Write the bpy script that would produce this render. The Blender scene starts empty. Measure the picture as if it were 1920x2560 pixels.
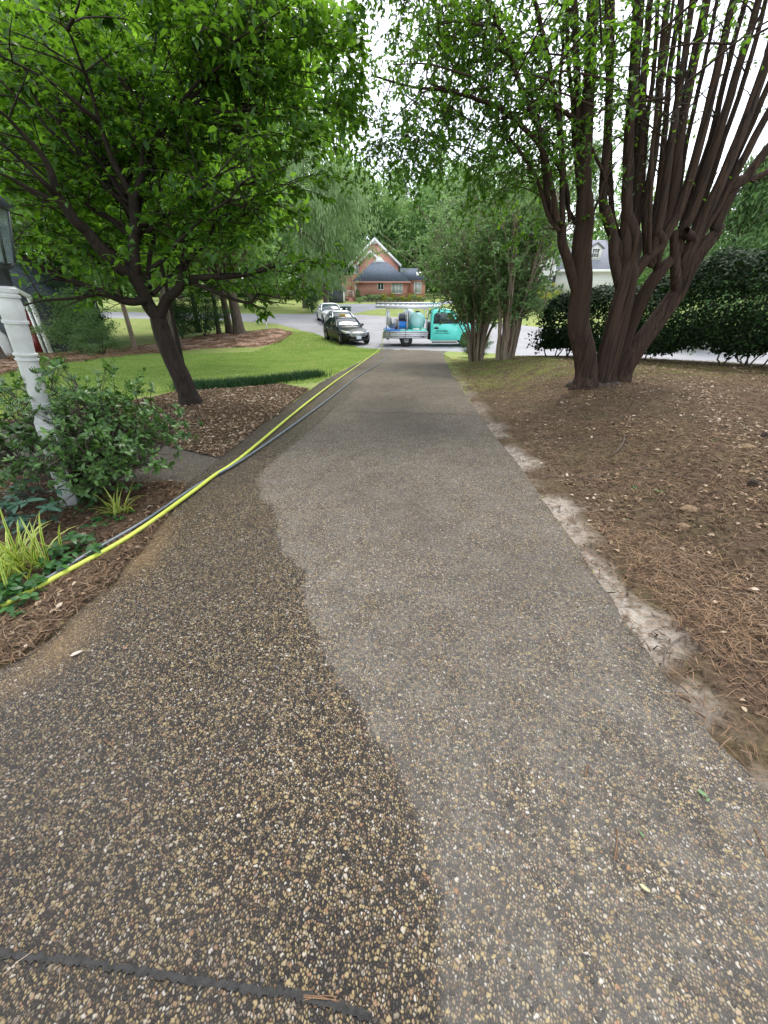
import bpy, bmesh, math, random
import numpy as np
from mathutils import Vector, Matrix, geometry as mgeo
R = math.radians
S = bpy.context.scene

# ------------------------------------------------------------------ camera, sky, sun, exposure
CAM_Z, PITCH, FPX = 1.6, R(29.3), 961.0
cam = bpy.data.cameras.new('camera')
cam.sensor_fit = 'HORIZONTAL'; cam.sensor_width = 36.0; cam.lens = 36.0*FPX/1920.0
cam.clip_start = 0.02; cam.clip_end = 2000
camo = bpy.data.objects.new('camera', cam); S.collection.objects.link(camo)
camo.location = (0, 0, CAM_Z); camo.rotation_euler = (R(90)-PITCH, 0, 0)
S.camera = camo

SUN_EL, SUN_AZ = R(62), R(25)          # azimuth measured from +Y towards +X
w = bpy.data.worlds.new('World'); S.world = w; w.use_nodes = True
wn = w.node_tree; wn.nodes.clear()
sky = wn.nodes.new('ShaderNodeTexSky'); sky.sky_type = 'NISHITA'; sky.sun_disc = False
sky.sun_elevation = SUN_EL; sky.sun_rotation = SUN_AZ; sky.air_density = 1.0; sky.dust_density = 2.0
bg = wn.nodes.new('ShaderNodeBackground'); bg.inputs['Strength'].default_value = 0.15
tc = wn.nodes.new('ShaderNodeTexCoord')
cn = wn.nodes.new('ShaderNodeTexNoise'); cn.inputs['Scale'].default_value = 2.2; cn.inputs['Detail'].default_value = 6
cr = wn.nodes.new('ShaderNodeMapRange'); cr.inputs['From Min'].default_value = 0.38; cr.inputs['From Max'].default_value = 0.62
cr.inputs['To Min'].default_value = 0.55; cr.inputs['To Max'].default_value = 0.95
mx = wn.nodes.new('ShaderNodeMix'); mx.data_type = 'RGBA'
mx.inputs[7].default_value = (9.0, 9.3, 9.9, 1)
wo = wn.nodes.new('ShaderNodeOutputWorld')
wn.links.new(tc.outputs['Generated'], cn.inputs['Vector']); wn.links.new(cn.outputs['Fac'], cr.inputs['Value'])
wn.links.new(cr.outputs['Result'], mx.inputs[0]); wn.links.new(sky.outputs['Color'], mx.inputs[6])
sx_ = wn.nodes.new('ShaderNodeSeparateXYZ'); wn.links.new(tc.outputs['Generated'], sx_.inputs[0])
gr_ = wn.nodes.new('ShaderNodeMapRange'); gr_.interpolation_type = 'SMOOTHSTEP'
gr_.inputs['From Min'].default_value = -.8; gr_.inputs['From Max'].default_value = .75; gr_.inputs['To Min'].default_value = .88; gr_.inputs['To Max'].default_value = 1.12
wn.links.new(sx_.outputs['Y'], gr_.inputs['Value'])  # added sky gradient: dimmer behind the camera, brighter ahead, to shade facing surfaces
mg = wn.nodes.new('ShaderNodeMix'); mg.data_type = 'RGBA'; mg.blend_type = 'MULTIPLY'; mg.inputs[0].default_value = 1.0
wn.links.new(mx.outputs[2], mg.inputs[6]); wn.links.new(gr_.outputs['Result'], mg.inputs[7])
wn.links.new(mg.outputs[2], bg.inputs['Color']); wn.links.new(bg.outputs['Background'], wo.inputs['Surface'])

sun = bpy.data.lights.new('sun', 'SUN'); sun.energy = 1.5; sun.angle = R(14); sun.color = (1.0, 0.95, 0.86)
suno = bpy.data.objects.new('sun', sun); S.collection.objects.link(suno)
sd = Vector((math.sin(SUN_AZ)*math.cos(SUN_EL), math.cos(SUN_AZ)*math.cos(SUN_EL), math.sin(SUN_EL)))
suno.rotation_euler = (-sd).to_track_quat('-Z', 'Y').to_euler()

S.view_settings.view_transform = 'Standard'; S.view_settings.look = 'None'
S.view_settings.exposure = 0.85; S.view_settings.gamma = 1.0
S.render.engine = 'CYCLES'
cy = S.cycles
cy.max_bounces = 7; cy.diffuse_bounces = 4; cy.glossy_bounces = 3; cy.transmission_bounces = 4; cy.transparent_max_bounces = 6
cy.caustics_reflective = False; cy.caustics_refractive = False; cy.sample_clamp_indirect = 6
try:
    cy.use_denoising = True; cy.denoiser = 'OPENIMAGEDENOISE'; cy.denoising_input_passes = 'RGB_ALBEDO_NORMAL'
except Exception: pass

# ------------------------------------------------------------------ rays and terrain
CP, SP = math.cos(PITCH), math.sin(PITCH)
def ray(px, py):
    u = (px-960)/FPX; v = (1280-py)/FPX
    return u, CP+v*SP, -SP+v*CP
def P(px, py, y):                       # the point of a sight line at depth y
    a, b, c = ray(px, py)
    return np.array((a/b*y, y, CAM_Z+c/b*y))
_by = np.array([-40,-5, 0, 4, 6, 9, 12, 14, 16, 19, 23, 27, 30, 33, 38, 44, 55, 66, 74, 100, 200, 600], float)
_bz = np.array([0.05,0, 0, 0,-.03,-.12,-.29,-.43,-.58,-.82,-1.08,-1.1,-1.03,-.90,-.48,-.08,.36,.66,.8, 1.3, 3, 4], float)
_fy = np.linspace(-40, 600, 6401); _fz = np.interp(_fy, _by, _bz)
for _ in range(3):
    k = np.ones(15)/15; _fz = np.convolve(np.pad(_fz, 7, 'edge'), k, 'valid')
def sst(x, a, b):
    t = np.clip((np.asarray(x, float)-a)/(b-a), 0, 1); return t*t*(3-2*t)
HA, HB = np.array((5.0, 12.4)), np.array((10.2, 7.0))     # hedge line
_hd = (HB-HA)/np.linalg.norm(HB-HA); _hn = np.array((-_hd[1], _hd[0]))
def g(x, y):
    x = np.asarray(x, float); y = np.asarray(y, float)
    z = np.interp(y, _fy, _fz)
    xr = 1.75+0.047*y
    s = (x-HA[0])*_hn[0]+(y-HA[1])*_hn[1]
    bank = 0.34*sst(x-xr, -0.1, 2.0)*(1-sst(y, 11.5, 17))*sst(y, -1, 3.5)
    zr = z+bank
    t = sst(s, 0.7, 3.6)*sst(x, 4.5, 7.5)*(1-sst(y, 20, 26))
    z = zr*(1-t)+(-1.0)*t
    z = z+0.75*sst(x, 5, 14)*sst(y, 38, 54)
    z = z+0.12*np.exp(-((x+9)**2+(y-29)**2)/30.0)
    return z
def gp(px, py, off=0.0):                # where a sight line meets the ground
    a, b, c = ray(px, py)
    prev = None
    for y in np.concatenate([np.arange(.04, 3, .005), np.arange(3, 30, .02), np.arange(30, 400, .2)]):
        d = CAM_Z+c/b*y-(float(g(a/b*y, y))+off)
        if d <= 0: break
    return np.array((a/b*y, y, float(g(a/b*y, y))+off))
def G2(pts): return [tuple(gp(*p)[:2]) for p in pts]

# ------------------------------------------------------------------ helpers
COL = S.collection
def link(o):
    COL.objects.link(o); return o
def tag(o, label, cat, group=None, kind=None):
    if label: o['label'] = label
    if cat: o['category'] = cat
    if group: o['group'] = group
    if kind: o['kind'] = kind
    return o
def thing(name, label, cat, loc=(0,0,0), rz=0, group=None):
    o = bpy.data.objects.new(name, None); o.empty_display_size = .2; link(o)
    o.location = loc; o.rotation_euler = (0, 0, rz)
    return tag(o, label, cat, group)
def copy_thing(root, loc, rz=0, sc=1, label=None, group=None):
    c = root.copy(); link(c); c.location = loc; c.rotation_euler = (0, 0, rz)
    c.scale = (sc, sc, sc) if not isinstance(sc, tuple) else sc
    if label: c['label'] = label
    if group: c['group'] = group
    for ch in [o for o in bpy.data.objects if o.parent == root]:
        d = ch.copy(); link(d); d.parent = c
        for gch in [o for o in bpy.data.objects if o.parent == ch]:
            e = gch.copy(); link(e); e.parent = d
    return c
def np_mesh(name, V, Fs, mat=None, smooth=False):
    me = bpy.data.meshes.new(name)
    V = np.asarray(V, np.float32).reshape(-1, 3)
    me.vertices.add(len(V)); me.vertices.foreach_set('co', V.ravel())
    Fs = [np.asarray(f, np.int32) for f in Fs if len(f)]
    nl = sum(f.size for f in Fs); npol = sum(len(f) for f in Fs)
    me.loops.add(nl); me.loops.foreach_set('vertex_index', np.concatenate([f.ravel() for f in Fs]))
    tot = np.concatenate([np.full(len(f), f.shape[1], np.int32) for f in Fs])
    st = np.concatenate([[0], np.cumsum(tot)[:-1]]).astype(np.int32)
    me.polygons.add(npol); me.polygons.foreach_set('loop_start', st)
    try: me.polygons.foreach_set('loop_total', tot)
    except Exception: pass
    me.update(calc_edges=True); me.validate()
    if mat: me.materials.append(mat)
    if smooth: me.polygons.foreach_set('use_smooth', np.ones(len(me.polygons), bool))
    return me
def put(name, me, parent=None, label=None, cat=None, group=None, kind=None, loc=None):
    o = bpy.data.objects.new(name, me); link(o)
    if parent: o.parent = parent
    if loc is not None: o.location = loc
    return tag(o, label, cat, group, kind)

class MB:
    """collects faces into one mesh"""
    def __init__(s): s.v = []; s.f = {}; s.n = 0
    def raw(s, V, F):
        V = np.asarray(V, float).reshape(-1, 3)
        for f in F: s.f.setdefault(len(f), []).append([i+s.n for i in f])
        s.v.append(V); s.n += len(V)
    def arr(s, V, F):
        F = np.asarray(F); s.f.setdefault(F.shape[1], []).extend((F+s.n).tolist()); s.v.append(np.asarray(V)); s.n += len(V)
    def box(s, x0, x1, y0, y1, z0, z1, b=0.0, rot=None, piv=None):
        if b > 0:
            V = []; F = []
            b = min(b, (x1-x0)*.45, (y1-y0)*.45, (z1-z0)*.45)
            idx = {}
            for i, (X, sx) in enumerate(((x0, 1), (x1, -1))):
                for j, (Y, sy) in enumerate(((y0, 1), (y1, -1))):
                    for k, (Z, sz) in enumerate(((z0, 1), (z1, -1))):
                        for a in range(3):
                            p = [X+sx*b, Y+sy*b, Z+sz*b]; p[a] = (X, Y, Z)[a]
                            idx[(i,j,k,a)] = len(V); V.append(p)
            for a, (u, v_) in enumerate(((1,2),(2,0),(0,1))):
                for e in (0, 1):
                    q = []
                    for (cu, cv) in ((0,0),(1,0),(1,1),(0,1)):
                        key = [0,0,0]; key[a] = e; key[u] = cu; key[v_] = cv; q.append(idx[tuple(key)+(a,)])
                    F.append(q if e else q[::-1])
                for cu in (0, 1):
                    for cv in (0, 1):
                        k0 = [0,0,0]; k1 = [0,0,0]; k0[u] = k1[u] = cu; k0[v_] = k1[v_] = cv; k1[a] = 1
                        q = [idx[tuple(k0)+(u,)], idx[tuple(k0)+(v_,)], idx[tuple(k1)+(v_,)], idx[tuple(k1)+(u,)]]
                        F.append(q if (cu ^ cv) else q[::-1])
            for i in (0,1):
                for j in (0,1):
                    for k in (0,1):
                        q = [idx[(i,j,k,0)], idx[(i,j,k,1)], idx[(i,j,k,2)]]
                        F.append(q if (i+j+k) % 2 else q[::-1])
        else:
            V = [(x0,y0,z0),(x1,y0,z0),(x1,y1,z0),(x0,y1,z0),(x0,y0,z1),(x1,y0,z1),(x1,y1,z1),(x0,y1,z1)]
            F = [(3,2,1,0),(4,5,6,7),(0,1,5,4),(1,2,6,5),(2,3,7,6),(3,0,4,7)]
        V = np.array(V, float)
        if rot is not None:
            pv = np.array(piv if piv is not None else ((x0+x1)/2, (y0+y1)/2, (z0+z1)/2))
            V = (V-pv) @ np.array(rot.to_3x3()).T + pv
        s.raw(V, F); return s
    def bar(s, a, b, w_, h=None):          # square bar between two points
        a = np.array(a, float); b = np.array(b, float); h = h or w_
        s.tube([a, b], [w_*.7071]*2, 4); return s
    def tube(s, path, rad, n=8, cap=True, twist=math.pi/4):
        V, F = tube(path, rad, n, twist); F = [tuple(q) for q in F]
        m = len(path)
        if cap: F = F+[tuple(range(n))[::-1], tuple(range((m-1)*n, m*n))]
        s.raw(V, F); return s
    def lathe(s, prof, c=(0,0,0), n=24, axis=2):
        V = []; m = len(prof)
        for (r, h) in prof:
            for i in range(n):
                a = 2*math.pi*i/n; p = [r*math.cos(a), r*math.sin(a), h]
                if axis == 1: p = [p[0], p[2], -p[1]]
                if axis == 0: p = [p[2], p[0], p[1]]
                V.append([p[0]+c[0], p[1]+c[1], p[2]+c[2]])
        F = []
        for j in range(m-1):
            for i in range(n):
                F.append((j*n+i, j*n+(i+1) % n, (j+1)*n+(i+1) % n, (j+1)*n+i))
        F.append(tuple(range(n))[::-1]); F.append(tuple(range((m-1)*n, m*n)))
        s.raw(V, F); return s
    def prism(s, poly, y0, y1):            # polygon in x,z pushed along y
        n = len(poly); V = [(p[0], y0, p[1]) for p in poly]+[(p[0], y1, p[1]) for p in poly]
        F = [tuple(range(n)), tuple(range(2*n-1, n-1, -1))]+[(i, i+n, (i+1) % n+n, (i+1) % n) for i in range(n)]
        s.raw(V, F); return s
    def loft(s, secs, close=True, caps=True):
        n = len(secs[0]); V = [p for sec in secs for p in sec]; F = []
        for j in range(len(secs)-1):
            for i in range(n if close else n-1):
                F.append((j*n+i, (j+1)*n+i, (j+1)*n+(i+1) % n, j*n+(i+1) % n))
        if caps: F.append(tuple(range(n))); F.append(tuple(range(len(secs)*n-1, (len(secs)-1)*n-1, -1)))
        s.raw(V, F); return s
    def build(s, name, mat, parent=None, smooth=False, sub=0, bevel=0, **k):
        me = np_mesh(name, np.concatenate(s.v), list(s.f.values()), mat, smooth)
        bm = bmesh.new(); bm.from_mesh(me); bmesh.ops.recalc_face_normals(bm, faces=bm.faces[:]); bm.to_mesh(me); bm.free()
        o = put(name, me, parent, **k)
        if bevel: m = o.modifiers.new('bevel', 'BEVEL'); m.width = bevel; m.segments = 2; m.limit_method = 'ANGLE'
        if sub: m = o.modifiers.new('sub', 'SUBSURF'); m.levels = sub; m.render_levels = sub
        return o
def tube(path, rad, n=6, twist=0.0):
    p = np.asarray(path, float); m = len(p); r = np.asarray(rad, float)
    t = np.gradient(p, axis=0); t /= np.linalg.norm(t, axis=1)[:, None]+1e-9
    ref = np.array((0, 0, 1.0)) if abs(t[0][2]) < .9 else np.array((1.0, 0, 0))
    u = np.cross(t[0], ref); u /= np.linalg.norm(u)
    V = np.empty((m, n, 3)); an = np.linspace(0, 2*math.pi, n, endpoint=False)+twist
    for i in range(m):
        u = u-t[i]*np.dot(u, t[i]); u /= np.linalg.norm(u)+1e-9
        v = np.cross(t[i], u)
        V[i] = p[i]+r[i]*(np.cos(an)[:, None]*u+np.sin(an)[:, None]*v)
    i = np.arange(m-1)[:, None]*n; j = np.arange(n)[None]; j2 = (j+1) % n
    F = np.stack([i+j, i+j2, i+n+j2, i+n+j], -1).reshape(-1, 4)
    return V.reshape(-1, 3), F
def spline(pts, n=8):
    p = np.asarray(pts, float); q = np.vstack([2*p[0]-p[1], p, 2*p[-1]-p[-2]]); out = []
    for i in range(1, len(q)-2):
        for t in np.linspace(0, 1, n, endpoint=False):
            a, b, c, d = q[i-1], q[i], q[i+1], q[i+2]
            out.append(.5*((2*b)+(c-a)*t+(2*a-5*b+4*c-d)*t*t+(-a+3*b-3*c+d)*t**3))
    out.append(p[-1]); return np.array(out)
class Acc:
    def __init__(s): s.V = []; s.F = []; s.n = 0
    def add(s, V, F): s.V.append(V); s.F.append(np.asarray(F)+s.n); s.n += len(V)
    def mesh(s, name, mat, smooth=True): return np_mesh(name, np.concatenate(s.V), [np.concatenate(s.F)], mat, smooth)
def nrm(a): return a/(np.linalg.norm(a, axis=-1, keepdims=True)+1e-9)
def leaf_mesh(name, pos, d, up, L, wr, mat, fold=.25, droop=.25, simple=False, rng=None):
    pos = np.asarray(pos, float); d = nrm(np.asarray(d, float)); n = len(pos); L = np.broadcast_to(L, (n,))[:, None]
    side = nrm(np.cross(d, up)); up = np.cross(side, d)
    wv = L*wr
    if simple:
        V = np.stack([pos, pos+d*L*.45+side*wv*.5, pos+d*L-up*L*droop, pos+d*L*.45-side*wv*.5], 1)
        F = np.arange(4*n).reshape(n, 4)
        return np_mesh(name, V.reshape(-1, 3), [F], mat, False)
    b = pos; t = pos+d*L-up*L*droop
    l1 = pos+d*L*.28+side*wv*.46+up*wv*fold*.5; l2 = pos+d*L*.66+side*wv*.40+up*(wv*fold*.45-L*droop*.4)
    r1 = pos+d*L*.28-side*wv*.46+up*wv*fold*.5; r2 = pos+d*L*.66-side*wv*.40+up*(wv*fold*.45-L*droop*.4)
    m1 = pos+d*L*.28; m2 = pos+d*L*.66-up*L*droop*.4
    V = np.stack([b, l1, l2, t, r2, r1, m1, m2], 1)
    o = np.arange(n)[:, None]*8
    Q = np.concatenate([o+np.array([[6,7,2,1]]), o+np.array([[6,5,4,7]])])
    T = np.concatenate([o+np.array([[0,6,1]]), o+np.array([[0,5,6]]), o+np.array([[7,3,2]]), o+np.array([[7,4,3]])])
    return np_mesh(name, V.reshape(-1, 3), [Q, T], mat, True)

# ------------------------------------------------------------------ materials
class NT:
    def __init__(s, name):
        s.m = bpy.data.materials.new(name); s.m.use_nodes = True; s.t = s.m.node_tree; s.t.nodes.clear()
        s.out = s.t.nodes.new('ShaderNodeOutputMaterial'); s._c = {}
    def n(s, typ, ins=None, **props):
        nd = s.t.nodes.new('ShaderNode'+typ)
        for k, v in props.items(): setattr(nd, k, v)
        for k, v in (ins or {}).items():
            if hasattr(v, 'is_output') or isinstance(v, bpy.types.NodeSocket): s.t.links.new(v, nd.inputs[k])
            else: nd.inputs[k].default_value = v
        return nd
    def coord(s, which='Object'):
        if which not in s._c: s._c[which] = s.n('TexCoord').outputs[which]
        return s._c[which]
    def map(s, vec, scale=(1,1,1), rot=(0,0,0)): return s.n('Mapping', {'Vector': vec, 'Scale': scale, 'Rotation': rot}).outputs[0]
    def noise(s, scale, detail=4, rough=.55, vec=None, dist=0): 
        return s.n('TexNoise', {'Vector': vec if vec is not None else s.coord(), 'Scale': scale, 'Detail': detail, 'Roughness': rough, 'Distortion': dist}).outputs['Fac']
    def rng(s, v, a, b, c=0., d=1., smooth=False):
        return s.n('MapRange', {'Value': v, 'From Min': a, 'From Max': b, 'To Min': c, 'To Max': d}, interpolation_type='SMOOTHSTEP' if smooth else 'LINEAR').outputs[0]
    def math(s, op, a, b=0.0, c=None):
        ins = {0: a, 1: b}
        if c is not None: ins[2] = c
        return s.n('Math', ins, operation=op).outputs[0]
    def mix(s, f, a, b, mode='MIX'):
        return s.n('Mix', {0: f, 6: c4(a), 7: c4(b)}, data_type='RGBA', blend_type=mode).outputs[2]
    def ramp(s, v, stops):
        nd = s.n('ValToRGB', {'Fac': v}); cr_ = nd.color_ramp
        while len(cr_.elements) < len(stops): cr_.elements.new(.5)
        for e, (p, c) in zip(cr_.elements, stops): e.position = p; e.color = c4(c)
        return nd.outputs[0]
    def bump(s, h, strength=.5, dist=.01): return s.n('Bump', {'Height': h, 'Strength': strength, 'Distance': dist}).outputs[0]
    def attr(s, name): return s.n('Attribute', attribute_name=name).outputs['Fac']
    def bsdf(s, color, rough=.6, normal=None, **k):
        ins = {'Base Color': c4(color), 'Roughness': rough}
        if normal is not None: ins['Normal'] = normal
        for a, v in k.items(): ins[a.replace('_', ' ')] = v
        return s.n('BsdfPrincipled', ins)
    def done(s, sh):
        s.t.links.new(sh.outputs[0], s.out.inputs['Surface']); return s.m
def c4(c):
    if isinstance(c, (tuple, list)): return tuple(c)+(1.,) if len(c) == 3 else tuple(c)
    return c
def simple(name, col, rough=.5, var=.12, scale=8, metallic=0., bump=0., **k):
    t = NT(name); f = t.noise(scale, 5)
    dark = tuple(max(0, x*(1-var)) for x in col); lite = tuple(min(1, x*(1+var)) for x in col)
    c = t.mix(t.rng(f, .3, .7), dark, lite)
    nb = t.bump(t.noise(scale*6, 3), bump, .01) if bump else None
    return t.done(t.bsdf(c, rough, nb, Metallic=metallic, **k))
def leafmat(name, stops, tr, trf=.45, rough=.42, spec=.35, patch_=.28, ps=.9):
    t = NT(name); r = t.n('NewGeometry').outputs['Random Per Island']
    big = t.noise(ps, 3)
    v = t.math('ADD', t.math('MULTIPLY', r, 1-patch_), t.math('MULTIPLY', t.rng(big, .3, .7), patch_))
    c = t.ramp(v, stops)
    b = t.bsdf(c, rough, Specular_IOR_Level=spec)
    tcol = t.mix(.5, c, tr, 'MIX')
    tb = t.n('BsdfTranslucent', {'Color': tcol})
    return t.done(t.n('MixShader', {0: trf, 1: b.outputs[0], 2: tb.outputs[0]}))
M = {}
M['dogwood'] = leafmat('dogwood leaf', [(0, (.014,.050,.010)), (.5, (.034,.105,.016)), (.85, (.07,.17,.028)), (1, (.12,.23,.05))], (.26,.50,.02), .58, .4)
M['dogback'] = leafmat('bright leaf', [(0, (.04,.11,.015)), (.6, (.07,.17,.025)), (1, (.12,.24,.04))], (.36,.66,.03), .55)
M['myrtle'] = leafmat('crape myrtle leaf', [(0, (.018,.058,.010)), (.55, (.036,.105,.015)), (1, (.075,.17,.025))], (.28,.56,.015), .56, .45)
M['shrub'] = leafmat('shrub myrtle leaf', [(0, (.08,.15,.06)), (.6, (.15,.26,.105)), (1, (.25,.38,.18))], (.32,.52,.13), .48, .5)
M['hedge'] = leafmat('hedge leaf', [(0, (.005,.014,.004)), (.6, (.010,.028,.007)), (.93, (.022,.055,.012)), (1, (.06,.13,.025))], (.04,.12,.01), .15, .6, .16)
M['azalea'] = leafmat('azalea leaf', [(0, (.020,.052,.014)), (.55, (.055,.125,.030)), (.93, (.11,.21,.05)), (1, (.22,.15,.05))], (.14,.30,.03), .3, .38, .35)
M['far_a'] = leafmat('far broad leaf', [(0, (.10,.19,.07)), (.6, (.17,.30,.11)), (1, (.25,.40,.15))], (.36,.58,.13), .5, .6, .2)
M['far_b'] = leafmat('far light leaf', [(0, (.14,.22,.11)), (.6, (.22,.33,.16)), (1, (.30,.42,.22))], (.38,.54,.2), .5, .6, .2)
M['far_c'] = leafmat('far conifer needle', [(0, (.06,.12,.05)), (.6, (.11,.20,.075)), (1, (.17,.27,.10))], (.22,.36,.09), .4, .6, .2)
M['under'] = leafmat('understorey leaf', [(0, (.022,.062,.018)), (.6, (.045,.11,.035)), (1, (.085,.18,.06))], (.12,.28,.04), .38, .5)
M['yellowshrub'] = leafmat('yellow shrub leaf', [(0, (.22,.25,.02)), (1, (.45,.46,.04))], (.4,.5,.05), .3)
M['cover'] = leafmat('ground cover leaf', [(0, (.02,.07,.022)), (.6, (.04,.12,.03)), (1, (.08,.2,.04))], (.15,.35,.04), .35, .38, .4)
M['bluecover'] = leafmat('blue green leaf', [(0, (.03,.085,.055)), (1, (.06,.14,.09))], (.08,.22,.08), .3, .4, .4)
M['mondo'] = leafmat('mondo grass blade', [(0, (.012,.04,.014)), (1, (.03,.085,.03))], (.05,.14,.03), .25, .4)
M['grass'] = leafmat('lawn blade', [(0, (.13,.24,.05)), (.4, (.24,.37,.09)), (.74, (.33,.43,.14)), (1, (.50,.45,.24))], (.44,.56,.12), .45, .55, .2, .55, 1.3)

def m_bark(name, dark, lite, su=9, sv=1.2, bs=.6, rough=.85):
    t = NT(name); v = t.map(t.coord(), (su, su, sv))
    a = t.noise(1.6, 6, .6, v, .4); b = t.noise(.7, 3, .5, t.map(t.coord(), (su*.4, su*.4, sv*.6)))
    c = t.mix(t.rng(a, .32, .68), dark, lite)
    c = t.mix(t.rng(b, .45, .75), c, tuple(x*.55 for x in lite))
    return t.done(t.bsdf(c, rough, t.bump(a, bs, .02), Specular_IOR_Level=.2))
M['bark_dog'] = m_bark('dogwood bark', (.010,.008,.007), (.038,.028,.021), 14, 5)
M['bark_myr'] = m_bark('crape myrtle bark', (.007,.005,.004), (.066,.040,.027), 20, .7, 1.0)
M['bark_grey'] = m_bark('grey bark', (.05,.04,.032), (.17,.14,.11), 8, 1.5)
M['bark_pale'] = m_bark('pale stem bark', (.13,.10,.075), (.36,.29,.22), 16, 1.0)
M['twig'] = simple('twig bark', (.035,.026,.02), .85, .3, 20)
M['root'] = simple('grey root crown', (.055,.046,.038), .95, .5, 14, bump=1.0)

def m_aggregate(name, dry=True):
    t = NT(name); o = t.coord('Object')
    wetA = t.attr('wet'); tan = t.attr('tan'); moss_and_dark = t.attr('dark')
    wn_ = t.noise(9, 4); wet = t.rng(t.math('ADD', wetA, t.math('MULTIPLY', t.math('SUBTRACT', wn_, .5), .75)), .33, .67, smooth=True)
    warp = t.n('VectorMath', {0: o, 1: t.n('VectorMath', {0: t.n('TexNoise', {'Vector': o, 'Scale': 60.0, 'Detail': 2.0}).outputs['Color'], 3: .008}, operation='SCALE').outputs[0]}, operation='ADD').outputs[0]
    flat = t.n('VectorMath', {0: warp, 1: (1, 1, 0)}, operation='MULTIPLY').outputs[0]
    def layer(scale, lo, hi, vs=(1, 1, 1), rot=0):
        vec = t.map(flat, vs, (0, 0, rot))
        vo = t.n('TexVoronoi', {'Vector': vec, 'Scale': scale, 'Randomness': .95}, voronoi_dimensions='2D')
        ed = t.n('TexVoronoi', {'Vector': vec, 'Scale': scale, 'Randomness': .95}, voronoi_dimensions='2D', feature='DISTANCE_TO_EDGE')
        sep = t.n('SeparateColor', {0: vo.outputs['Color']})
        rr, gg, bb = sep.outputs
        th = t.rng(gg, 0, 1, lo, hi)
        e = ed.outputs['Distance']
        rnd = t.rng(vo.outputs['Distance'], .46, .66, 1, 0)
        e = t.math('MULTIPLY', e, t.rng(rnd, 0, 1, .35, 1.))
        msk = t.math('MULTIPLY', t.rng(t.math('SUBTRACT', e, th), 0, .05, 0, 1), rnd)
        dome = t.rng(t.math('SUBTRACT', e, th), 0, .22, 0, 1, True)
        return rr, gg, bb, msk, dome
    r1, g1, b1, m1, d1 = layer(128, .02, .13, (1, .8, 1), .5)
    r2, g2, b2, m2, d2 = layer(82, .03, .14, (.85, 1, 1), .2)
    keep = t.math('GREATER_THAN', b2, .72); m2 = t.math('MULTIPLY', m2, keep); d2 = t.math('MULTIPLY', d2, keep)
    pal = [(0, (.022,.020,.02)), (.2, (.05,.043,.037)), (.36, (.11,.08,.05)), (.5, (.24,.175,.09)), (.63, (.36,.28,.145)), (.75, (.16,.14,.12)), (.85, (.26,.145,.075)), (.93, (.36,.31,.23)), (1, (.50,.46,.41))]
    c1 = t.ramp(r1, pal); c2 = t.ramp(r2, pal)
    big = t.noise(1.1, 5); mid = t.noise(5, 4)
    mw = t.mix(t.rng(big, .3, .7), (.008,.007,.006), (.019,.016,.013))
    md = t.mix(t.rng(mid, .3, .7), (.054,.050,.045), (.120,.112,.100))
    matrix = t.mix(wet, md, mw)
    dust = t.mix(t.rng(big, .3, .7, .40, .62), (0, 0, 0), (1, 1, 1))
    dustf = t.math('MULTIPLY', t.math('SUBTRACT', 1.0, wet), t.rng(mid, .25, .75, .22, .50))
    pc1 = t.mix(dustf, c1, (.21,.198,.178)); pc2 = t.mix(t.math('MULTIPLY', dustf, .6), c2, (.2,.18,.15))
    pc1 = t.mix(wet, pc1, t.mix(.27, pc1, (.022,.018,.014))); pc2 = t.mix(wet, pc2, t.mix(.18, pc2, (.022,.018,.014)))
    c = t.mix(m1, matrix, pc1); c = t.mix(m2, c, pc2)
    stain = t.rng(t.noise(.55, 4, .6), .42, .66)
    c = t.mix(t.math('MULTIPLY', stain, .4), c, (.055,.05,.045))
    c = t.mix(t.math('MULTIPLY', moss_and_dark, .8), c, (.045,.04,.036))  # dark mask: darker centre patch and left border, soil beside the near bed
    c = t.mix(t.math('MULTIPLY', tan, t.math('ADD', .18, t.math('MULTIPLY', m1, .5))), c, (.33,.21,.10))
    h = t.math('MAXIMUM', t.math('MULTIPLY', d1, .75), d2)
    rgh = t.rng(wet, 0, 1, .85, .50)
    return t.done(t.bsdf(c, rgh, t.bump(h, .75, .006), Specular_IOR_Level=t.rng(wet, 0, 1, .12, .18)))
M['agg'] = m_aggregate('exposed aggregate concrete')
def m_mulch():
    t = NT('bark and pine straw mulch'); o = t.coord()
    a = t.noise(38, 6, .7); b = t.noise(2.3, 4); fib = t.noise(1, 5, .6, t.map(o, (160, 26, 1), (0, 0, .5))); fib2 = t.noise(1, 5, .6, t.map(o, (26, 150, 1), (0, 0, .2)))
    f = t.math('MAXIMUM', fib, fib2)
    c = t.mix(t.rng(a, .3, .7), (.034,.023,.016), (.150,.103,.072))
    c = t.mix(t.rng(f, .52, .72), c, (.165,.108,.068))
    c = t.mix(t.rng(b, .5, .75, 0, .6), c, (.045,.032,.022))
    mo = t.math('MULTIPLY', t.attr('moss_and_dark'), t.rng(t.noise(3.2, 5, .65), .38, .6))
    c = t.mix(mo, c, t.mix(t.rng(a, .3, .7), (.075,.085,.02), (.20,.20,.06)))
    sa = t.math('MULTIPLY', t.attr('sand'), t.rng(t.noise(14, 5, .7), .3, .55))
    c = t.mix(sa, c, t.mix(t.rng(a, .3, .7), (.30,.26,.215), (.58,.52,.45)))
    return t.done(t.bsdf(c, .95, t.bump(t.math('ADD', a, f), .8, .02), Specular_IOR_Level=.1))
M['mulch'] = m_mulch()
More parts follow.
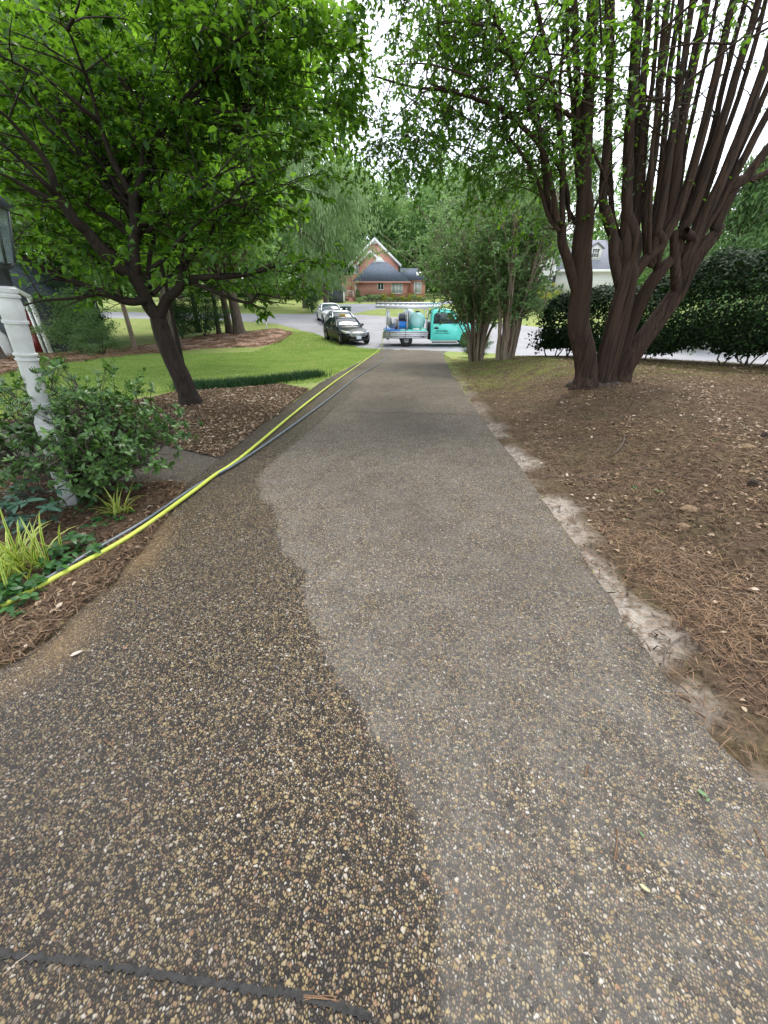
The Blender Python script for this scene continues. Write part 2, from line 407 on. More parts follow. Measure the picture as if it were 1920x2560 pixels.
def m_ground():
    t = NT('lawn ground'); a = t.noise(1.1, 4); b = t.noise(26, 5, .7); d = t.noise(.35, 3)
    c = t.mix(t.rng(b, .3, .7), (.14,.20,.05), (.26,.32,.10))
    c = t.mix(t.rng(a, .52, .74, 0, .7), c, (.34,.29,.13))
    c = t.mix(t.rng(t.noise(.8, 4, .65), .5, .68, 0, .6), c, (.30,.28,.09))
    c = t.mix(t.rng(d, .55, .7, 0, .35), c, (.09,.065,.035))
    return t.done(t.bsdf(c, .9, t.bump(b, .6, .03), Specular_IOR_Level=.15))
M['ground'] = m_ground()
def m_asphalt(name, lo, hi):
    t = NT(name); a = t.noise(120, 3, .7); b = t.noise(.5, 5); st = t.noise(1.6, 5, .6)
    c = t.mix(t.rng(a, .3, .7), lo, hi)
    c = t.mix(t.rng(b, .4, .7, 0, .35), c, tuple(x*.55 for x in lo))
    c = t.mix(t.rng(st, .6, .75, 0, .3), c, (.06,.055,.055))
    return t.done(t.bsdf(c, .8, t.bump(a, .3, .006), Specular_IOR_Level=.25))
M['street'] = m_asphalt('worn asphalt', (.25,.245,.26), (.36,.355,.37))
M['street2'] = m_asphalt('blue grey asphalt', (.17,.18,.21), (.26,.275,.31))
def m_siding(name, c1, c2, pitch=.16, vert=False):
    t = NT(name); z = t.n('SeparateXYZ', {0: t.coord()}).outputs['Z']
    saw = t.math('FRACT', t.math('DIVIDE', z, pitch))
    n_ = t.noise(1, 4, .6, t.map(t.coord(), (.6, .6, 6.0)))
    c = t.mix(t.rng(n_, .3, .7), c1, c2)
    c = t.mix(t.rng(saw, .86, .97, 0, .55), c, tuple(x*.35 for x in c1))
    return t.done(t.bsdf(c, .75, t.bump(saw, .5, .02)))
M['redsiding'] = m_siding('red cedar siding', (.46,.215,.165), (.55,.28,.225), .28)
M['whitesiding'] = m_siding('white lap siding', (.72,.72,.72), (.80,.80,.80), .2)
M['graysiding'] = m_siding('slate grey siding', (.06,.07,.085), (.09,.10,.12), .17)
def m_shingle(name, a, b):
    t = NT(name); br = t.n('TexBrick', {'Vector': t.map(t.coord(), (1, 1, 1)), 'Color1': c4(a), 'Color2': c4(b), 'Mortar': c4(tuple(x*.6 for x in a)), 'Scale': 2.2, 'Mortar Size': .012, 'Brick Width': .6, 'Row Height': .3})
    nz = t.noise(7, 4)
    c = t.mix(t.rng(nz, .3, .7, 0, .5), br.outputs['Color'], tuple(x*1.25 for x in b))
    return t.done(t.bsdf(c, .9, Specular_IOR_Level=.2))
M['roofdark'] = m_shingle('dark blue grey shingle', (.075,.09,.12), (.11,.135,.17))
M['roofgrey'] = m_shingle('grey shingle', (.17,.18,.21), (.24,.25,.285))
M['brick'] = m_shingle('red brick', (.30,.11,.07), (.38,.16,.11))
M['stone'] = simple('tan foundation stone', (.42,.36,.28), .9, .3, 5, bump=.4)
M['white'] = simple('white paint', (.80,.80,.79), .5, .05, 6)
M['postwhite'] = simple('weathered white post paint', (.44,.46,.455), .5, .2, 7, bump=.1)
M['blind'] = simple('pale window blind', (.45,.50,.52), .25, .15, 3)
M['glassdark'] = simple('dark window glass', (.03,.04,.045), .08, .3, 2, Specular_IOR_Level=.8)
M['shutter'] = simple('black shutter', (.018,.02,.028), .5, .2, 12)
M['reddoor'] = simple('dark red door paint', (.16,.012,.016), .45, .15, 6)
M['carblack'] = simple('black car paint', (.004,.005,.007), .35, .2, 4, Specular_IOR_Level=.2, Coat_Weight=.35, Coat_Roughness=.04)
M['carwhite'] = simple('white car paint', (.74,.76,.77), .2, .03, 4, Coat_Weight=.8)
M['carsilver'] = simple('pale silver car paint', (.50,.53,.54), .25, .05, 4, metallic=.3, Coat_Weight=.8)
M['carglass'] = simple('car window glass', (.035,.055,.065), .05, .3, 3, Specular_IOR_Level=.5)
M['headlight'] = simple('headlight lens', (.62,.66,.70), .12, .1, 30, Coat_Weight=1.0)
M['tyre'] = simple('tyre rubber', (.012,.012,.013), .8, .3, 20)
M['rim'] = simple('alloy wheel', (.55,.56,.58), .28, .1, 12, metallic=.9)
M['blackplastic'] = simple('black plastic', (.014,.014,.016), .5, .2, 14)
M['teal'] = simple('turquoise truck paint', (.10,.72,.62), .28, .05, 3, Coat_Weight=.7)
M['alu'] = simple('aluminium', (.56,.57,.59), .38, .12, 9, metallic=.75)
M['galv'] = simple('pale grey steel', (.52,.54,.56), .45, .1, 9, metallic=.35)
M['tank'] = simple('pale blue green poly tank', (.33,.62,.62), .35, .06, 2)
M['tankwhite'] = simple('white poly tank', (.66,.76,.78), .4, .05, 2)
M['bluehose'] = simple('blue hose', (.02,.20,.62), .4, .2, 30)
M['greyhose'] = simple('grey hose', (.20,.215,.215), .5, .15, 24)
M['darkhose'] = simple('dark grey rubber hose', (.10,.125,.145), .35, .25, 30)
M['yellowhose'] = simple('lime yellow hose', (.42,.49,.06), .5, .14, 24, bump=.08)
M['redpart'] = simple('red pump housing', (.42,.04,.03), .4, .15, 12)
M['yellowsign'] = simple('yellow sign board', (.72,.50,.08), .5, .06, 6)
M['brownink'] = simple('brown sign ink', (.25,.14,.05), .6, .1, 6)
M['darkink'] = simple('dark lettering', (.03,.11,.12), .5, .1, 6)
M['plate'] = simple('number plate', (.66,.72,.80), .4, .05, 9)
M['bin'] = simple('dark green bin plastic', (.012,.028,.024), .45, .2, 9)
M['binlid'] = simple('green bin lid', (.04,.16,.09), .45, .1, 9)
M['propane'] = simple('white propane tank paint', (.74,.76,.77), .35, .06, 5)
M['lanternglass'] = simple('dull lantern glass', (.16,.22,.23), .08, .3, 5, Alpha=.55)
M['lanternblack'] = simple('black lantern metal', (.04,.052,.054), .45, .25, 12)
M['joint'] = simple('dark joint mortar', (.034,.032,.030), .85, .5, 60, bump=.8)
M['sand'] = simple('washed pale sand', (.40,.35,.28), .95, .3, 30, bump=.5)
M['needle'] = leafmat('pine needle', [(0, (.09,.05,.03)), (.45, (.20,.118,.068)), (.8, (.33,.22,.13)), (1, (.52,.42,.30))], (.2,.12,.07), .1, .7, .2)
M['deadleaf'] = leafmat('dead leaf', [(0, (.10,.055,.03)), (.45, (.24,.155,.09)), (.8, (.42,.33,.23)), (1, (.68,.62,.54))], (.3,.2,.1), .15, .6, .25)
M['chip'] = leafmat('bark chip', [(0, (.025,.017,.011)), (.55, (.075,.050,.034)), (1, (.22,.155,.105))], (.1,.05,.03), .02, .85, .1)
M['rustmulch'] = simple('rust coloured pine straw', (.36,.225,.165), .95, .35, 14, bump=.7)
M['cone'] = simple('pine cone scales', (.075,.055,.042), .85, .4, 30)
M['rock'] = simple('tan fieldstone', (.20,.135,.075), .95, .45, 30, bump=.8)
M['variegated'] = None
def m_varieg():
    t = NT('variegated liriope blade'); e = t.attr('edge'); r = t.n('NewGeometry').outputs['Random Per Island']
    c = t.mix(t.rng(e, .35, .6), t.mix(r, (.08,.20,.015), (.18,.34,.03)), t.mix(r, (.42,.48,.06), (.60,.60,.18)))
    b = t.bsdf(c, .4); tb = t.n('BsdfTranslucent', {'Color': c})
    return t.done(t.n('MixShader', {0: .3, 1: b.outputs[0], 2: tb.outputs[0]}))
M['variegated'] = m_varieg()

# ------------------------------------------------------------------ ground sheets
def axis(parts):
    out = []
    for a, b, st in parts: out.append(np.arange(a, b, st))
    return np.concatenate(out+[[parts[-1][1]]])
gx = axis([(-500,-100,50), (-100,-40,6), (-40,-14,.75), (-14,14,.25), (14,40,.75), (40,100,6), (100,500,50)])
gy = axis([(-60,-4,4), (-4,26,.25), (26,60,.5), (60,130,3), (130,600,40)])
XX, YY = np.meshgrid(gx, gy); ZZ = g(XX, YY)
nx, ny = len(gx), len(gy)
ii = (np.arange(ny-1)[:, None]*nx+np.arange(nx-1)[None]).ravel()
put('ground', np_mesh('ground', np.stack([XX, YY, ZZ], -1).reshape(-1, 3), [np.stack([ii, ii+1, ii+nx+1, ii+nx], 1)], M['ground'], True), kind='structure')

def resample(poly, st):
    p = np.asarray(poly, float); q = np.vstack([p, p[:1]]); out = []
    for a, b in zip(q[:-1], q[1:]):
        n = max(1, int(np.linalg.norm(b-a)/st))
        for t in np.linspace(0, 1, n, endpoint=False): out.append(a+(b-a)*t)
    return np.array(out)
def inside(poly, x, y):
    x = np.asarray(x); y = np.asarray(y); c = np.zeros(x.shape, bool); n = len(poly)
    for i in range(n):
        x0, y0 = poly[i]; x1, y1 = poly[(i+1) % n]
        cond = ((y0 > y) != (y1 > y)) & (x < (x1-x0)*(y-y0)/(y1-y0+1e-12)+x0)
        c ^= cond
    return c
def patch(name, poly, mat, st=.2, off=.012, fine=None, jitter=0, parent=None, attrs=None, rough=0, kind='structure', seed=1, bst=None, sink=None, sw=.13):
    rg = np.random.RandomState(seed)
    b = resample(poly, bst or st)
    if sink == 'edge': sink = list(poly)+[poly[0]]
    if jitter: b = b+rg.normal(0, jitter, b.shape)
    lo, hi = b.min(0), b.max(0)
    pts = []
    def gridpts(y0, y1, s):
        xs = np.arange(lo[0], hi[0], s); ys = np.arange(y0, y1, s)
        a, c = np.meshgrid(xs, ys); a = a+rg.uniform(-.2, .2, a.shape)*s; c = c+rg.uniform(-.2, .2, c.shape)*s
        m = inside(b, a, c); pts.append(np.stack([a[m], c[m]], 1))
    if fine: gridpts(lo[1], fine[0], fine[1]); gridpts(max(lo[1], fine[0]), hi[1], st)
    else: gridpts(lo[1], hi[1], st)
    al = np.concatenate([b]+pts)
    n = len(b)
    vs, es, fs, _, _, _ = mgeo.delaunay_2d_cdt([Vector(p) for p in al.tolist()], [(i, (i+1) % n) for i in range(n)], [list(range(n))], 1, 1e-5)
    V = np.array([(v[0], v[1]) for v in vs]); z = g(V[:, 0], V[:, 1])+off
    if rough: z = z+rg.uniform(0, rough, len(z))
    if sink is not None:
        k = sst(segdist(sink, V[:, 0], V[:, 1])+rg.normal(0, min(.012, sw*.1), len(z)), 0, sw); z = z*k+(g(V[:, 0], V[:, 1])-.006)*(1-k)
    me = np_mesh(name, np.column_stack([V, z]), [np.array(fs)], mat, True)
    for an, fn in (attrs or {}).items():
        at = me.attributes.new(an, 'FLOAT', 'POINT'); at.data.foreach_set('value', np.asarray(fn(V[:, 0], V[:, 1]), np.float32))
    return put(name, me, parent, kind=kind)
def segdist(poly, x, y):
    d = np.full(np.shape(x), 1e9)
    for (x0, y0), (x1, y1) in zip(poly[:-1], poly[1:]):
        dx, dy = x1-x0, y1-y0; t = np.clip(((x-x0)*dx+(y-y0)*dy)/(dx*dx+dy*dy+1e-12), 0, 1)
        d = np.minimum(d, np.hypot(x-x0-t*dx, y-y0-t*dy))
    return d

left_far = G2([(950,879), (929,890), (891,909), (853,928), (811,949), (769,976), (727,1006), (684,1040), (642,1069), (600,1103), (540,1150)])
left_near = G2([(464,1211), (410,1290), (350,1371), (295,1422), (274,1464), (190,1519), (127,1590), (42,1645), (0,1667)])
right_edge = G2([(1110,884), (1119,907), (1140,947), (1161,972), (1182,1006), (1212,1052), (1246,1099), (1300,1162), (1400,1300), (1493,1435), (1560,1530), (1632,1640), (1720,1760), (1800,1850), (1910,1960)])
end_l = (left_far[0][0]-.15, left_far[0][1]+2.2); end_r = (right_edge[0][0]+.5, right_edge[0][1]+1.8)
drive_poly = [end_l]+left_far+left_near+[(-2.3, 1.42), (-4.5, 1.2), (-4.5, -1.6), (2.2, -1.6), (1.55, .2)]+right_edge[::-1]+[end_r]
wet_line = G2([(905,962), (840,1031), (769,1086), (714,1133), (667,1171), (646,1200), (646,1242), (684,1276), (697,1314), (693,1344), (710,1390), (739,1415), (765,1436), (758,1504), (798,1609), (856,1724), (914,1805), (984,1921), (1030,2014), (1053,2118), (1088,2257), (1082,2384), (1099,2560)])
wet_poly = wet_line+[(.15, -1.6), (-9, -1.6), (-9, 9.0), (wet_line[0][0]-1.0, wet_line[0][1]+1.0)]
def f_wet(x, y):
    d = segdist(wet_line, x, y); s = np.where(inside(wet_poly, x, y), 1, -1)
    return np.clip(.5+s*d/.16, 0, 1)
tan_pts = G2([(422,1316), (360,1380), (330,1440), (250,1530), (130,1640), (40,1700)])
def f_tan(x, y): return np.clip(1-segdist(tan_pts, x, y)/.22, 0, 1)**1.3*(.5+.5*np.sin(x*9)*np.cos(y*7))
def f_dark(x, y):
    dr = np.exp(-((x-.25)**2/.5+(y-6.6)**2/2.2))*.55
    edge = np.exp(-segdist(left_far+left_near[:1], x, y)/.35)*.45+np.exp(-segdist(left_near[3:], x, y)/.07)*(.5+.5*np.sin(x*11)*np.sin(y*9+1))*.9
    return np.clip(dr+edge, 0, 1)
drive = patch('driveway', drive_poly, M['agg'], .22, .02, fine=(5.5, .055), attrs={'wet': f_wet, 'tan': f_tan, 'dark': f_dark}, bst=.12, sink='edge', sw=.05)
def joint(pts, wdt, name='expansion_joint', z=.025, n=40, jit=.004, seed=3):
    rg = np.random.RandomState(seed); p = spline([(a, b, 0) for a, b in pts], n)[:, :2]
    t = nrm(np.gradient(p, axis=0)); nn = np.stack([-t[:, 1], t[:, 0]], 1)
    a = p+nn*(wdt/2+rg.normal(0, jit, len(p)))[:, None]; b = p-nn*(wdt/2+rg.normal(0, jit, len(p)))[:, None]
    V = np.concatenate([a, b]); V = np.column_stack([V, g(V[:, 0], V[:, 1])+z]); m = len(p); i = np.arange(m-1)
    return put(name, np_mesh(name, V, [np.stack([i, i+1, m+i+1, m+i], 1)], M['joint']), drive)
joint(G2([(-60,2372), (60,2395), (250,2420), (450,2450), (640,2482), (760,2500), (930,2552)]), .0165, jit=.003)
joint(G2([(690,1030), (760,1031), (850,1033), (1000,1036), (1195,1042)]), .010, seed=4)
joint(G2([(905,903), (1000,905), (1117,908)]), .018, seed=5)
joint(G2([(835,940), (1000,944), (1138,948)]), .010, seed=6)

wk = G2([(540,1150), (464,1211), (300,1215), (120,1200), (-40,1195)]); wk2 = G2([(-40,1050), (120,1060), (300,1092), (420,1118), (540,1148)])
wkp = [(wk[0][0]+.25, wk[0][1]+.05)]+[(p[0], p[1]-.12) for p in wk[1:]]+[(p[0], p[1]+.14) for p in wk2[:-1]]+[(wk2[-1][0]+.3, wk2[-1][1]+.25)]
patch('walkway', wkp, M['agg'], .12, .012, attrs={'wet': lambda x, y: x*0+.3, 'tan': lambda x, y: x*0, 'dark': lambda x, y: x*0+.35}, sink='edge', sw=.06)

def f_moss(x, y): return np.clip(sst(y-.25*np.maximum(0, 3-x), 6.4, 9.5)*1.1+.16, 0, 1)
redge_a = np.array(right_edge)
def f_sand(x, y): return np.clip(1-segdist(right_edge, x, y)/np.maximum(.03, .105+.12*np.sin(y*5.1)+.08*np.sin(y*13+1)), 0, 1)**.6*(1-.65*sst(y, 3.5, 7.5))
rb = [(p[0]-.06, p[1]) for p in right_edge]
bed_r = rb+[(1.58, .2), (2.3, -1.5), (11.5, -1.5), (12.2, 5.6), (HB[0]+.5, HB[1]+.7), (HA[0]+.7, HA[1]+.9), (4.8, 15.3), (2.7, 16.2)]
patch('mulch_bed', bed_r, M['mulch'], .12, .026, attrs={'moss_and_dark': f_moss, 'sand': f_sand}, jitter=.012, rough=.006, bst=.06, sink=rb)
lf = np.array(left_far); lfe = [tuple(p) for p in lf if p[1] < 9.3]
bed_l = [(p[0]+.05, p[1]) for p in lfe]+[tuple(p) for p in wk2[::-1][1:]]+[(-5.6, 5.2), (-5.0, 6.4), (-4.3, 7.4)]+G2([(440,982), (500,978), (600,972), (700,962)])
patch('mulch_bed', bed_l, M['mulch'], .1, .022, attrs={'moss_and_dark': lambda x, y: x*0+.25, 'sand': lambda x, y: x*0}, rough=.012, seed=2, sink=[(p[0]+.05, p[1]) for p in lfe])
bed_f = [(p[0]+.05, p[1]-.02) for p in left_near]+[(-2.3, 1.43), (-4.6, 1.25), (-5.4, 3.2)]+[tuple(p) for p in wk[::-1][:-2]]
patch('mulch_bed', bed_f, M['mulch'], .07, .03, attrs={'moss_and_dark': lambda x, y: x*0+.15, 'sand': lambda x, y: x*0}, jitter=.012, rough=.015, seed=3, sink=bed_f[:len(left_near)])
# rust coloured straw under the trees across the lawn
straw = G2([(-60,960), (60,925), (200,905), (350,885), (500,872), (640,868), (700,858), (735,832), (690,822), (600,832), (520,838), (380,862), (200,880), (60,890), (-60,900)])
patch('pine_straw_bed', straw, M['rustmulch'], .5, .03, jitter=.1, rough=.05, seed=4, sink='edge', sw=.3)
street = [(60,3.5), (24,9.5), (14,14.2), (9,18.5), (5,22), (2.9,23.2), (-.2,23.6), (-1.6,25.0), (-3.0,27.4), (-5.2,32), (-9.5,37.6), (-16,40.2), (-30,42), (-80,44), (-80,52), (-30,48), (-16,46), (-8,45.3), (-3.2,45), (1,42.5), (5,41), (9,39.5), (14,35), (20,28), (32,21), (60,16)]
patch('street', street, M['street'], .8, .035, bst=.4, sink='edge', sw=.1)
nd = [(-3.6,44.7), (-2.2,49), (0,53.5), (4,57), (11,58.5), (11,64), (3,64.5), (-6,63), (-8.5,58), (-8,52), (-7.5,45.2)]
patch('neighbour_driveway', nd, M['street2'], .8, .06, bst=.4, sink='edge', sw=.1)

# ------------------------------------------------------------------ houses
def at0(px, py, D): p = P(px, py, D); return p[0], p[2]
def window(parent, x0, x1, z0, z1, y, lights=1, glass='blind', name='window', fr=.11, mun=None, label=None):
    m = MB(); d = .09
    m.box(x0-fr, x0, y-d, y, z0-fr, z1+fr).box(x1, x1+fr, y-d, y, z0-fr, z1+fr)
    m.box(x0, x1, y-d, y, z1, z1+fr).box(x0, x1, y-d, y, z0-fr, z0)
    for i in range(1, lights):
        xm = x0+(x1-x0)*i/lights; m.box(xm-.05, xm+.05, y-d, y-.01, z0, z1)
    o = m.build(name, M['white'], parent)
    if label: o['label'] = label
    gz = MB().box(x0, x1, y-.03, y-.004, z0, z1); gz.build('pane', M[glass], o)
    if mun:
        mm = MB(); cx_, cz_ = mun
        for i in range(1, cx_): xm = x0+(x1-x0)*i/cx_; mm.box(xm-.018, xm+.018, y-.05, y-.032, z0, z1)
        for i in range(1, cz_):
            zm = z0+(z1-z0)*i/cz_; h = .04 if i == cz_//2 else .018; mm.box(x0, x1, y-.056, y-.031, zm-h, zm+h)
        mm.build('muntin', M['white'], o)
    return o
def gable_roof(m, x0, x1, ze, xa, za, y0, y1, th=.14):
    m.prism([(x0, ze), (xa, za), (x1, ze), (x1, ze-th), (xa, za-th*1.35), (x0, ze-th)], y0, y1)

def c3(cx_, cy_): return 840+cx_/6.636, 580+cy_/6.636
D = 74.0
rx = at0(*c3(700, 1100), D)[0]; rzb = float(g(rx, D))-.1
rh = thing('red_house', 'red cedar sided house with white trimmed gables and low hip roofed wing', 'house', (rx, D, rzb))
def L3(cx_, cy_, d=D): x, z = at0(*c3(cx_, cy_), d); return x-rx, z-rzb
wx0, we = L3(345, 826); wx1, wb = L3(1190, 1112)
zt = L3(700, 500, D+4.2)[1]
MB().box(wx0, wx1, 0, 8.4, wb, we).build('wall', M['redsiding'], rh)
MB().box(wx0+.06, wx1-.06, .06, 8.3, -.8, wb).build('foundation', M['stone'], rh)
rl = L3(600, 500, D+4.2)[0]; rr = L3(850, 500, D+4.2)[0]
o_ = .45; m = MB()
ex0, ex1, ey0, ey1 = wx0-o_-.35, wx1+o_, -o_, 8.4+o_
m.raw([(ex0,ey0,we),(ex1,ey0,we),(ex1,ey1,we),(ex0,ey1,we),(rl,4.2,zt),(rr,4.2,zt)], [(0,1,5,4),(1,2,5),(2,3,4,5),(3,0,4),(3,2,1,0)])
m.build('roof', M['roofdark'], rh)
MB().box(ex0, ex1, ey0-.05, ey0+.02, we-.2, we+.03).build('gutter', M['redsiding'], rh)
for x in (wx0+.02, wx1-.02): MB().tube([(x, -.07, wb), (x, -.07, we-.15), (x, -.4, we-.05)], [.05]*3, 6).build('downpipe', M['redsiding'], rh)
window(rh, *sorted((L3(692,0)[0], L3(785,0)[0])), L3(0,950)[1], L3(0,848)[1], 0, 2, 'glassdark')
window(rh, L3(940,0)[0], L3(1112,0)[0], L3(0,1012)[1], L3(0,845)[1], 0, 3, 'blind')
# right wing, set back
D2 = D+1.5
x1_, z1_ = L3(1485, 800, D2)
MB().box(wx1+.01, x1_, 1.5, 7.5, wb, z1_).build('wall', M['redsiding'], rh)
MB().box(wx1+.02, x1_-.06, 1.56, 7.4, -.8, wb).build('foundation', M['stone'], rh)
m = MB(); zr = L3(1300, 600, D2+3)[1]
m.raw([(wx1-1.2,1.0,z1_),(x1_+.4,1.0,z1_),(x1_+.4,8,z1_),(wx1-1.2,8,z1_),(wx1-1.2,4.5,zr),(x1_-1.2,4.5,zr)], [(0,1,5,4),(1,2,5),(2,3,4,5),(3,0,4),(3,2,1,0)])
ro = m.build('roof', M['roofdark'], rh)
sx = L3(1375, 690, D2+1.5); m = MB(); m.box(-.45, .45, -.5, .5, 0, .1)
so = m.build('skylight', M['white'], ro); so.location = (sx[0], 2.6, z1_+(2.6-1.0)/3.5*(zr-z1_)+.05); so.rotation_euler = (math.atan2(zr-z1_, 3.5), 0, 0)
window(rh, L3(1335,0,D2)[0], L3(1440,0,D2)[0], L3(0,1010,D2)[1], L3(0,845,D2)[1], 1.5, 2, 'blind')
# tall main block
D4 = D+6.0
ga, gz_ = L3(640, 95, D4); gl, ge = L3(205, 545, D4); gr = 2*ga-gl
MB().prism([(gl+.5, -.5), (gr-.5, -.5), (gr-.5, ge+.25), (ga, gz_-.35), (gl+.5, ge+.25)], 6.0, 17).build('wall', M['redsiding'], rh)
m = MB(); gable_roof(m, gl-.05, gr+.05, ge, ga, gz_+.16, 5.75, 17.3); m.build('roof', M['roofdark'], rh)
def rake(name, xl, zl, xa, za, xr, zr_, y, w_=.34):
    m = MB(); m.prism([(xl, zl), (xa, za), (xa, za-w_*1.45), (xl, zl-w_*1.45)], y-.12, y); m.prism([(xa, za), (xr, zr_), (xr, zr_-w_*1.45), (xa, za-w_*1.45)], y-.12, y)
    return m.build(name, M['white'], rh)
rake('rake_trim', gl, ge+.02, ga, gz_+.05, gr, ge+.02, 5.86)
vx0, vz = L3(575, 195, D4); vx1 = 2*ga-vx0
MB().prism([(vx0, vz), (ga, gz_-.3), (vx1, vz)], 5.90, 5.985).build('gable_vent', M['white'], rh)
# projecting bay with its own gable
D5 = D+5.2
ba, bz = L3(570, 298, D5); bl, be = L3(345, 520, D5); br_ = 2*ba-bl
MB().prism([(L3(372,0,D5)[0], -.3), (br_-.3, -.3), (br_-.3, be+.1), (ba, bz-.25), (L3(372,0,D5)[0], be+.2)], 5.2, 6.2).build('wall', M['redsiding'], rh)
m = MB(); gable_roof(m, bl, br_, be, ba, bz+.08, 5.0, 8); m.build('roof', M['roofdark'], rh)
rake('rake_trim', bl, be, ba, bz, br_, be, 5.1, .26)
vx0, vz = L3(530, 350, D5); MB().prism([(vx0, vz), (ba, bz-.2), (2*ba-vx0, vz)], 5.12, 5.19).build('gable_vent', M['white'], rh)
# white cross gable behind the hip roof
ca, cz_ = L3(718, 388, D+4.4); cl_, ce = L3(600, 498, D+4.4); cr2 = 2*ca-cl_
MB().prism([(cl_, ce-.2), (cr2, ce-.2), (ca, cz_)], 4.4, 5.15).build('gable_vent', M['white'], rh)
window(rh, L3(248,0,D4)[0], L3(355,0,D4)[0], L3(0,680,D4)[1], L3(0,555,D4)[1], 6.0, 2, 'blind')
lx0 = L3(40, 0, D4)[0]; lz = L3(0, 720, D4)[1]
MB().box(lx0, gl+.5, 6.3, 14, -.5, lz).build('wall', M['redsiding'], rh)
m = MB(); m.prism([(lx0-.3, lz), (gl+.6, lz+1.6), (gl+.6, lz+1.45), (lx0-.3, lz-.15)], 5.9, 14); m.build('roof', M['roofdark'], rh)
tx0 = L3(300, 0, D+1)[0]; m = MB(); m.box(tx0-.1, wx0-.005, .9, 1.02, L3(0,1045,D+1)[1], L3(0,850,D+1)[1]); m.build('corner_trim', M['white'], rh)
# porch steps, deck and white railing
px0, pz = L3(160, 1085, D+2); px1 = L3(320, 1085, D+2)[0]
MB().box(px0, px1, 2.0, 6.2, pz-.2, pz).build('porch_deck', M['redsiding'], rh)
m = MB(); ns = 5
for i in range(ns): m.box(px0+.55, px1-.02, 2.0-.3*(ns-i), 2.0-.3*(ns-i-1)-.003, -.3, pz-.02-(pz-.05)*(ns-i-.2)/(ns))
m.build('porch_steps', M['redsiding'], rh)
m = MB()
for x in np.linspace(px0, px0+1.35, 8): m.box(x-.025, x+.025, 2.02, 2.07, pz, pz+.95)
m.box(px0-.03, px0+1.4, 2.0, 2.09, pz+.95, pz+1.05); m.tube([(px0+1.35, 2.0, pz+1.0), (px0+1.6, .6, .75)], [.05, .05], 6)
m.build('porch_railing', M['white'], rh)

# slate grey shed left of the porch
shx0, shz1 = at0(*c3(-130, 960), D-6); shx1, shz0 = at0(*c3(125, 1155), D-6)
sgz = float(g(shx0, D-6))-.1
sh = thing('garden_shed', 'slate grey sided shed with white corner board beside the red house steps', 'shed', (shx0, D-6, sgz))
wd = shx1-shx0; hh = shz1-sgz
MB().box(0, wd, 0, 3.5, 0, hh).build('wall', M['graysiding'], sh)
MB().box(wd-.02, wd+.2, -.1, .1, 0, hh).build('corner_trim', M['white'], sh)
m = MB(); gable_roof(m, -.3, wd+.3, hh, wd/2, hh+1.2, -.3, 3.8); m.build('roof', M['roofdark'], sh)

# white house across the street on the right
def c4_(cx_, cy_): return 1280+cx_/5.925, 580+cy_/5.925
D = 52.0
wxo = at0(*c4_(720, 1000), D)[0]; wzo = float(g(wxo, D))-.2
wh = thing('white_house', 'white sided house with grey shingle roof, dormer and black shutters', 'house', (wxo, D, wzo))
def L4(cx_, cy_, d=D): x, z = at0(*c4_(cx_, cy_), d); return x-wxo, z-wzo
DM = D+4.0
b0, ez = L4(1115, 560, DM); apz = L4(1115, 118, DM+4.2)[1]
mx0 = L4(900, 0, DM)[0]-2.0; mx1 = L4(1650, 560, DM)[0]
bz0 = L4(720, 935)[1]
MB().box(mx0, mx1, 4.0, 12.4, bz0, ez).build('wall', M['whitesiding'], wh)
MB().box(mx0+.05, mx1-.05, 4.05, 12.3, -1.5, bz0).build('foundation', M['brick'], wh)
m = MB(); m.raw([(mx0-.3,3.5,ez),(mx1+.3,3.5,ez),(mx1+.3,8.2,apz),(mx0-.3,8.2,apz),(mx0-.3,12.9,ez),(mx1+.3,12.9,ez),(mx0-.3,3.5,ez-.2),(mx1+.3,3.5,ez-.2),(mx0-.3,12.9,ez-.2),(mx1+.3,12.9,ez-.2)],
    [(0,1,2,3),(3,2,5,4),(7,6,8,9),(0,6,7,1),(4,5,9,8),(0,3,4,8,6),(1,7,9,5,2)])
m.build('roof', M['roofgrey'], wh)
MB().box(mx0-.3, mx1+.3, 3.42, 3.49, ez-.28, ez+.02).build('eave_trim', M['white'], wh)
m = MB(); m.prism([(3.4, ez-.1), (8.2, apz+.12), (8.2, apz-.25), (3.4, ez-.4)], 0, .1)
rk = m.build('rake_trim', M['white'], wh); rk.rotation_euler = (0, 0, R(90)); rk.location = (mx1+.42, 0, 0)
# dormer
dx0, dzb = L4(1185, 420, DM+1.0); dx1 = L4(1320, 235, DM+1.0)[0]; dzt = L4(1185, 235, DM+1.0)[1]; dxa, dza = L4(1270, 152, DM+1.0)
dx0 = dxa-.78; dx1 = dxa+.78
MB().prism([(dx0, dzb), (dx1, dzb), (dx1, dzt), ((dx0+dx1)/2, dza-.1), (dx0, dzt)], 5.0, 8.0).build('dormer_wall', M['white'], wh)
m = MB(); gable_roof(m, dx0-.2, dx1+.2, dzt-.02, (dx0+dx1)/2, dza+.06, 4.85, 8.1, .1); m.build('dormer_roof', M['roofgrey'], wh)
window(wh, (dx0+dx1)/2-.42, (dx0+dx1)/2+.42, dzb+.35, dzt-.12, 5.0, 1, 'glassdark', 'dormer_window', .07, (3, 4))
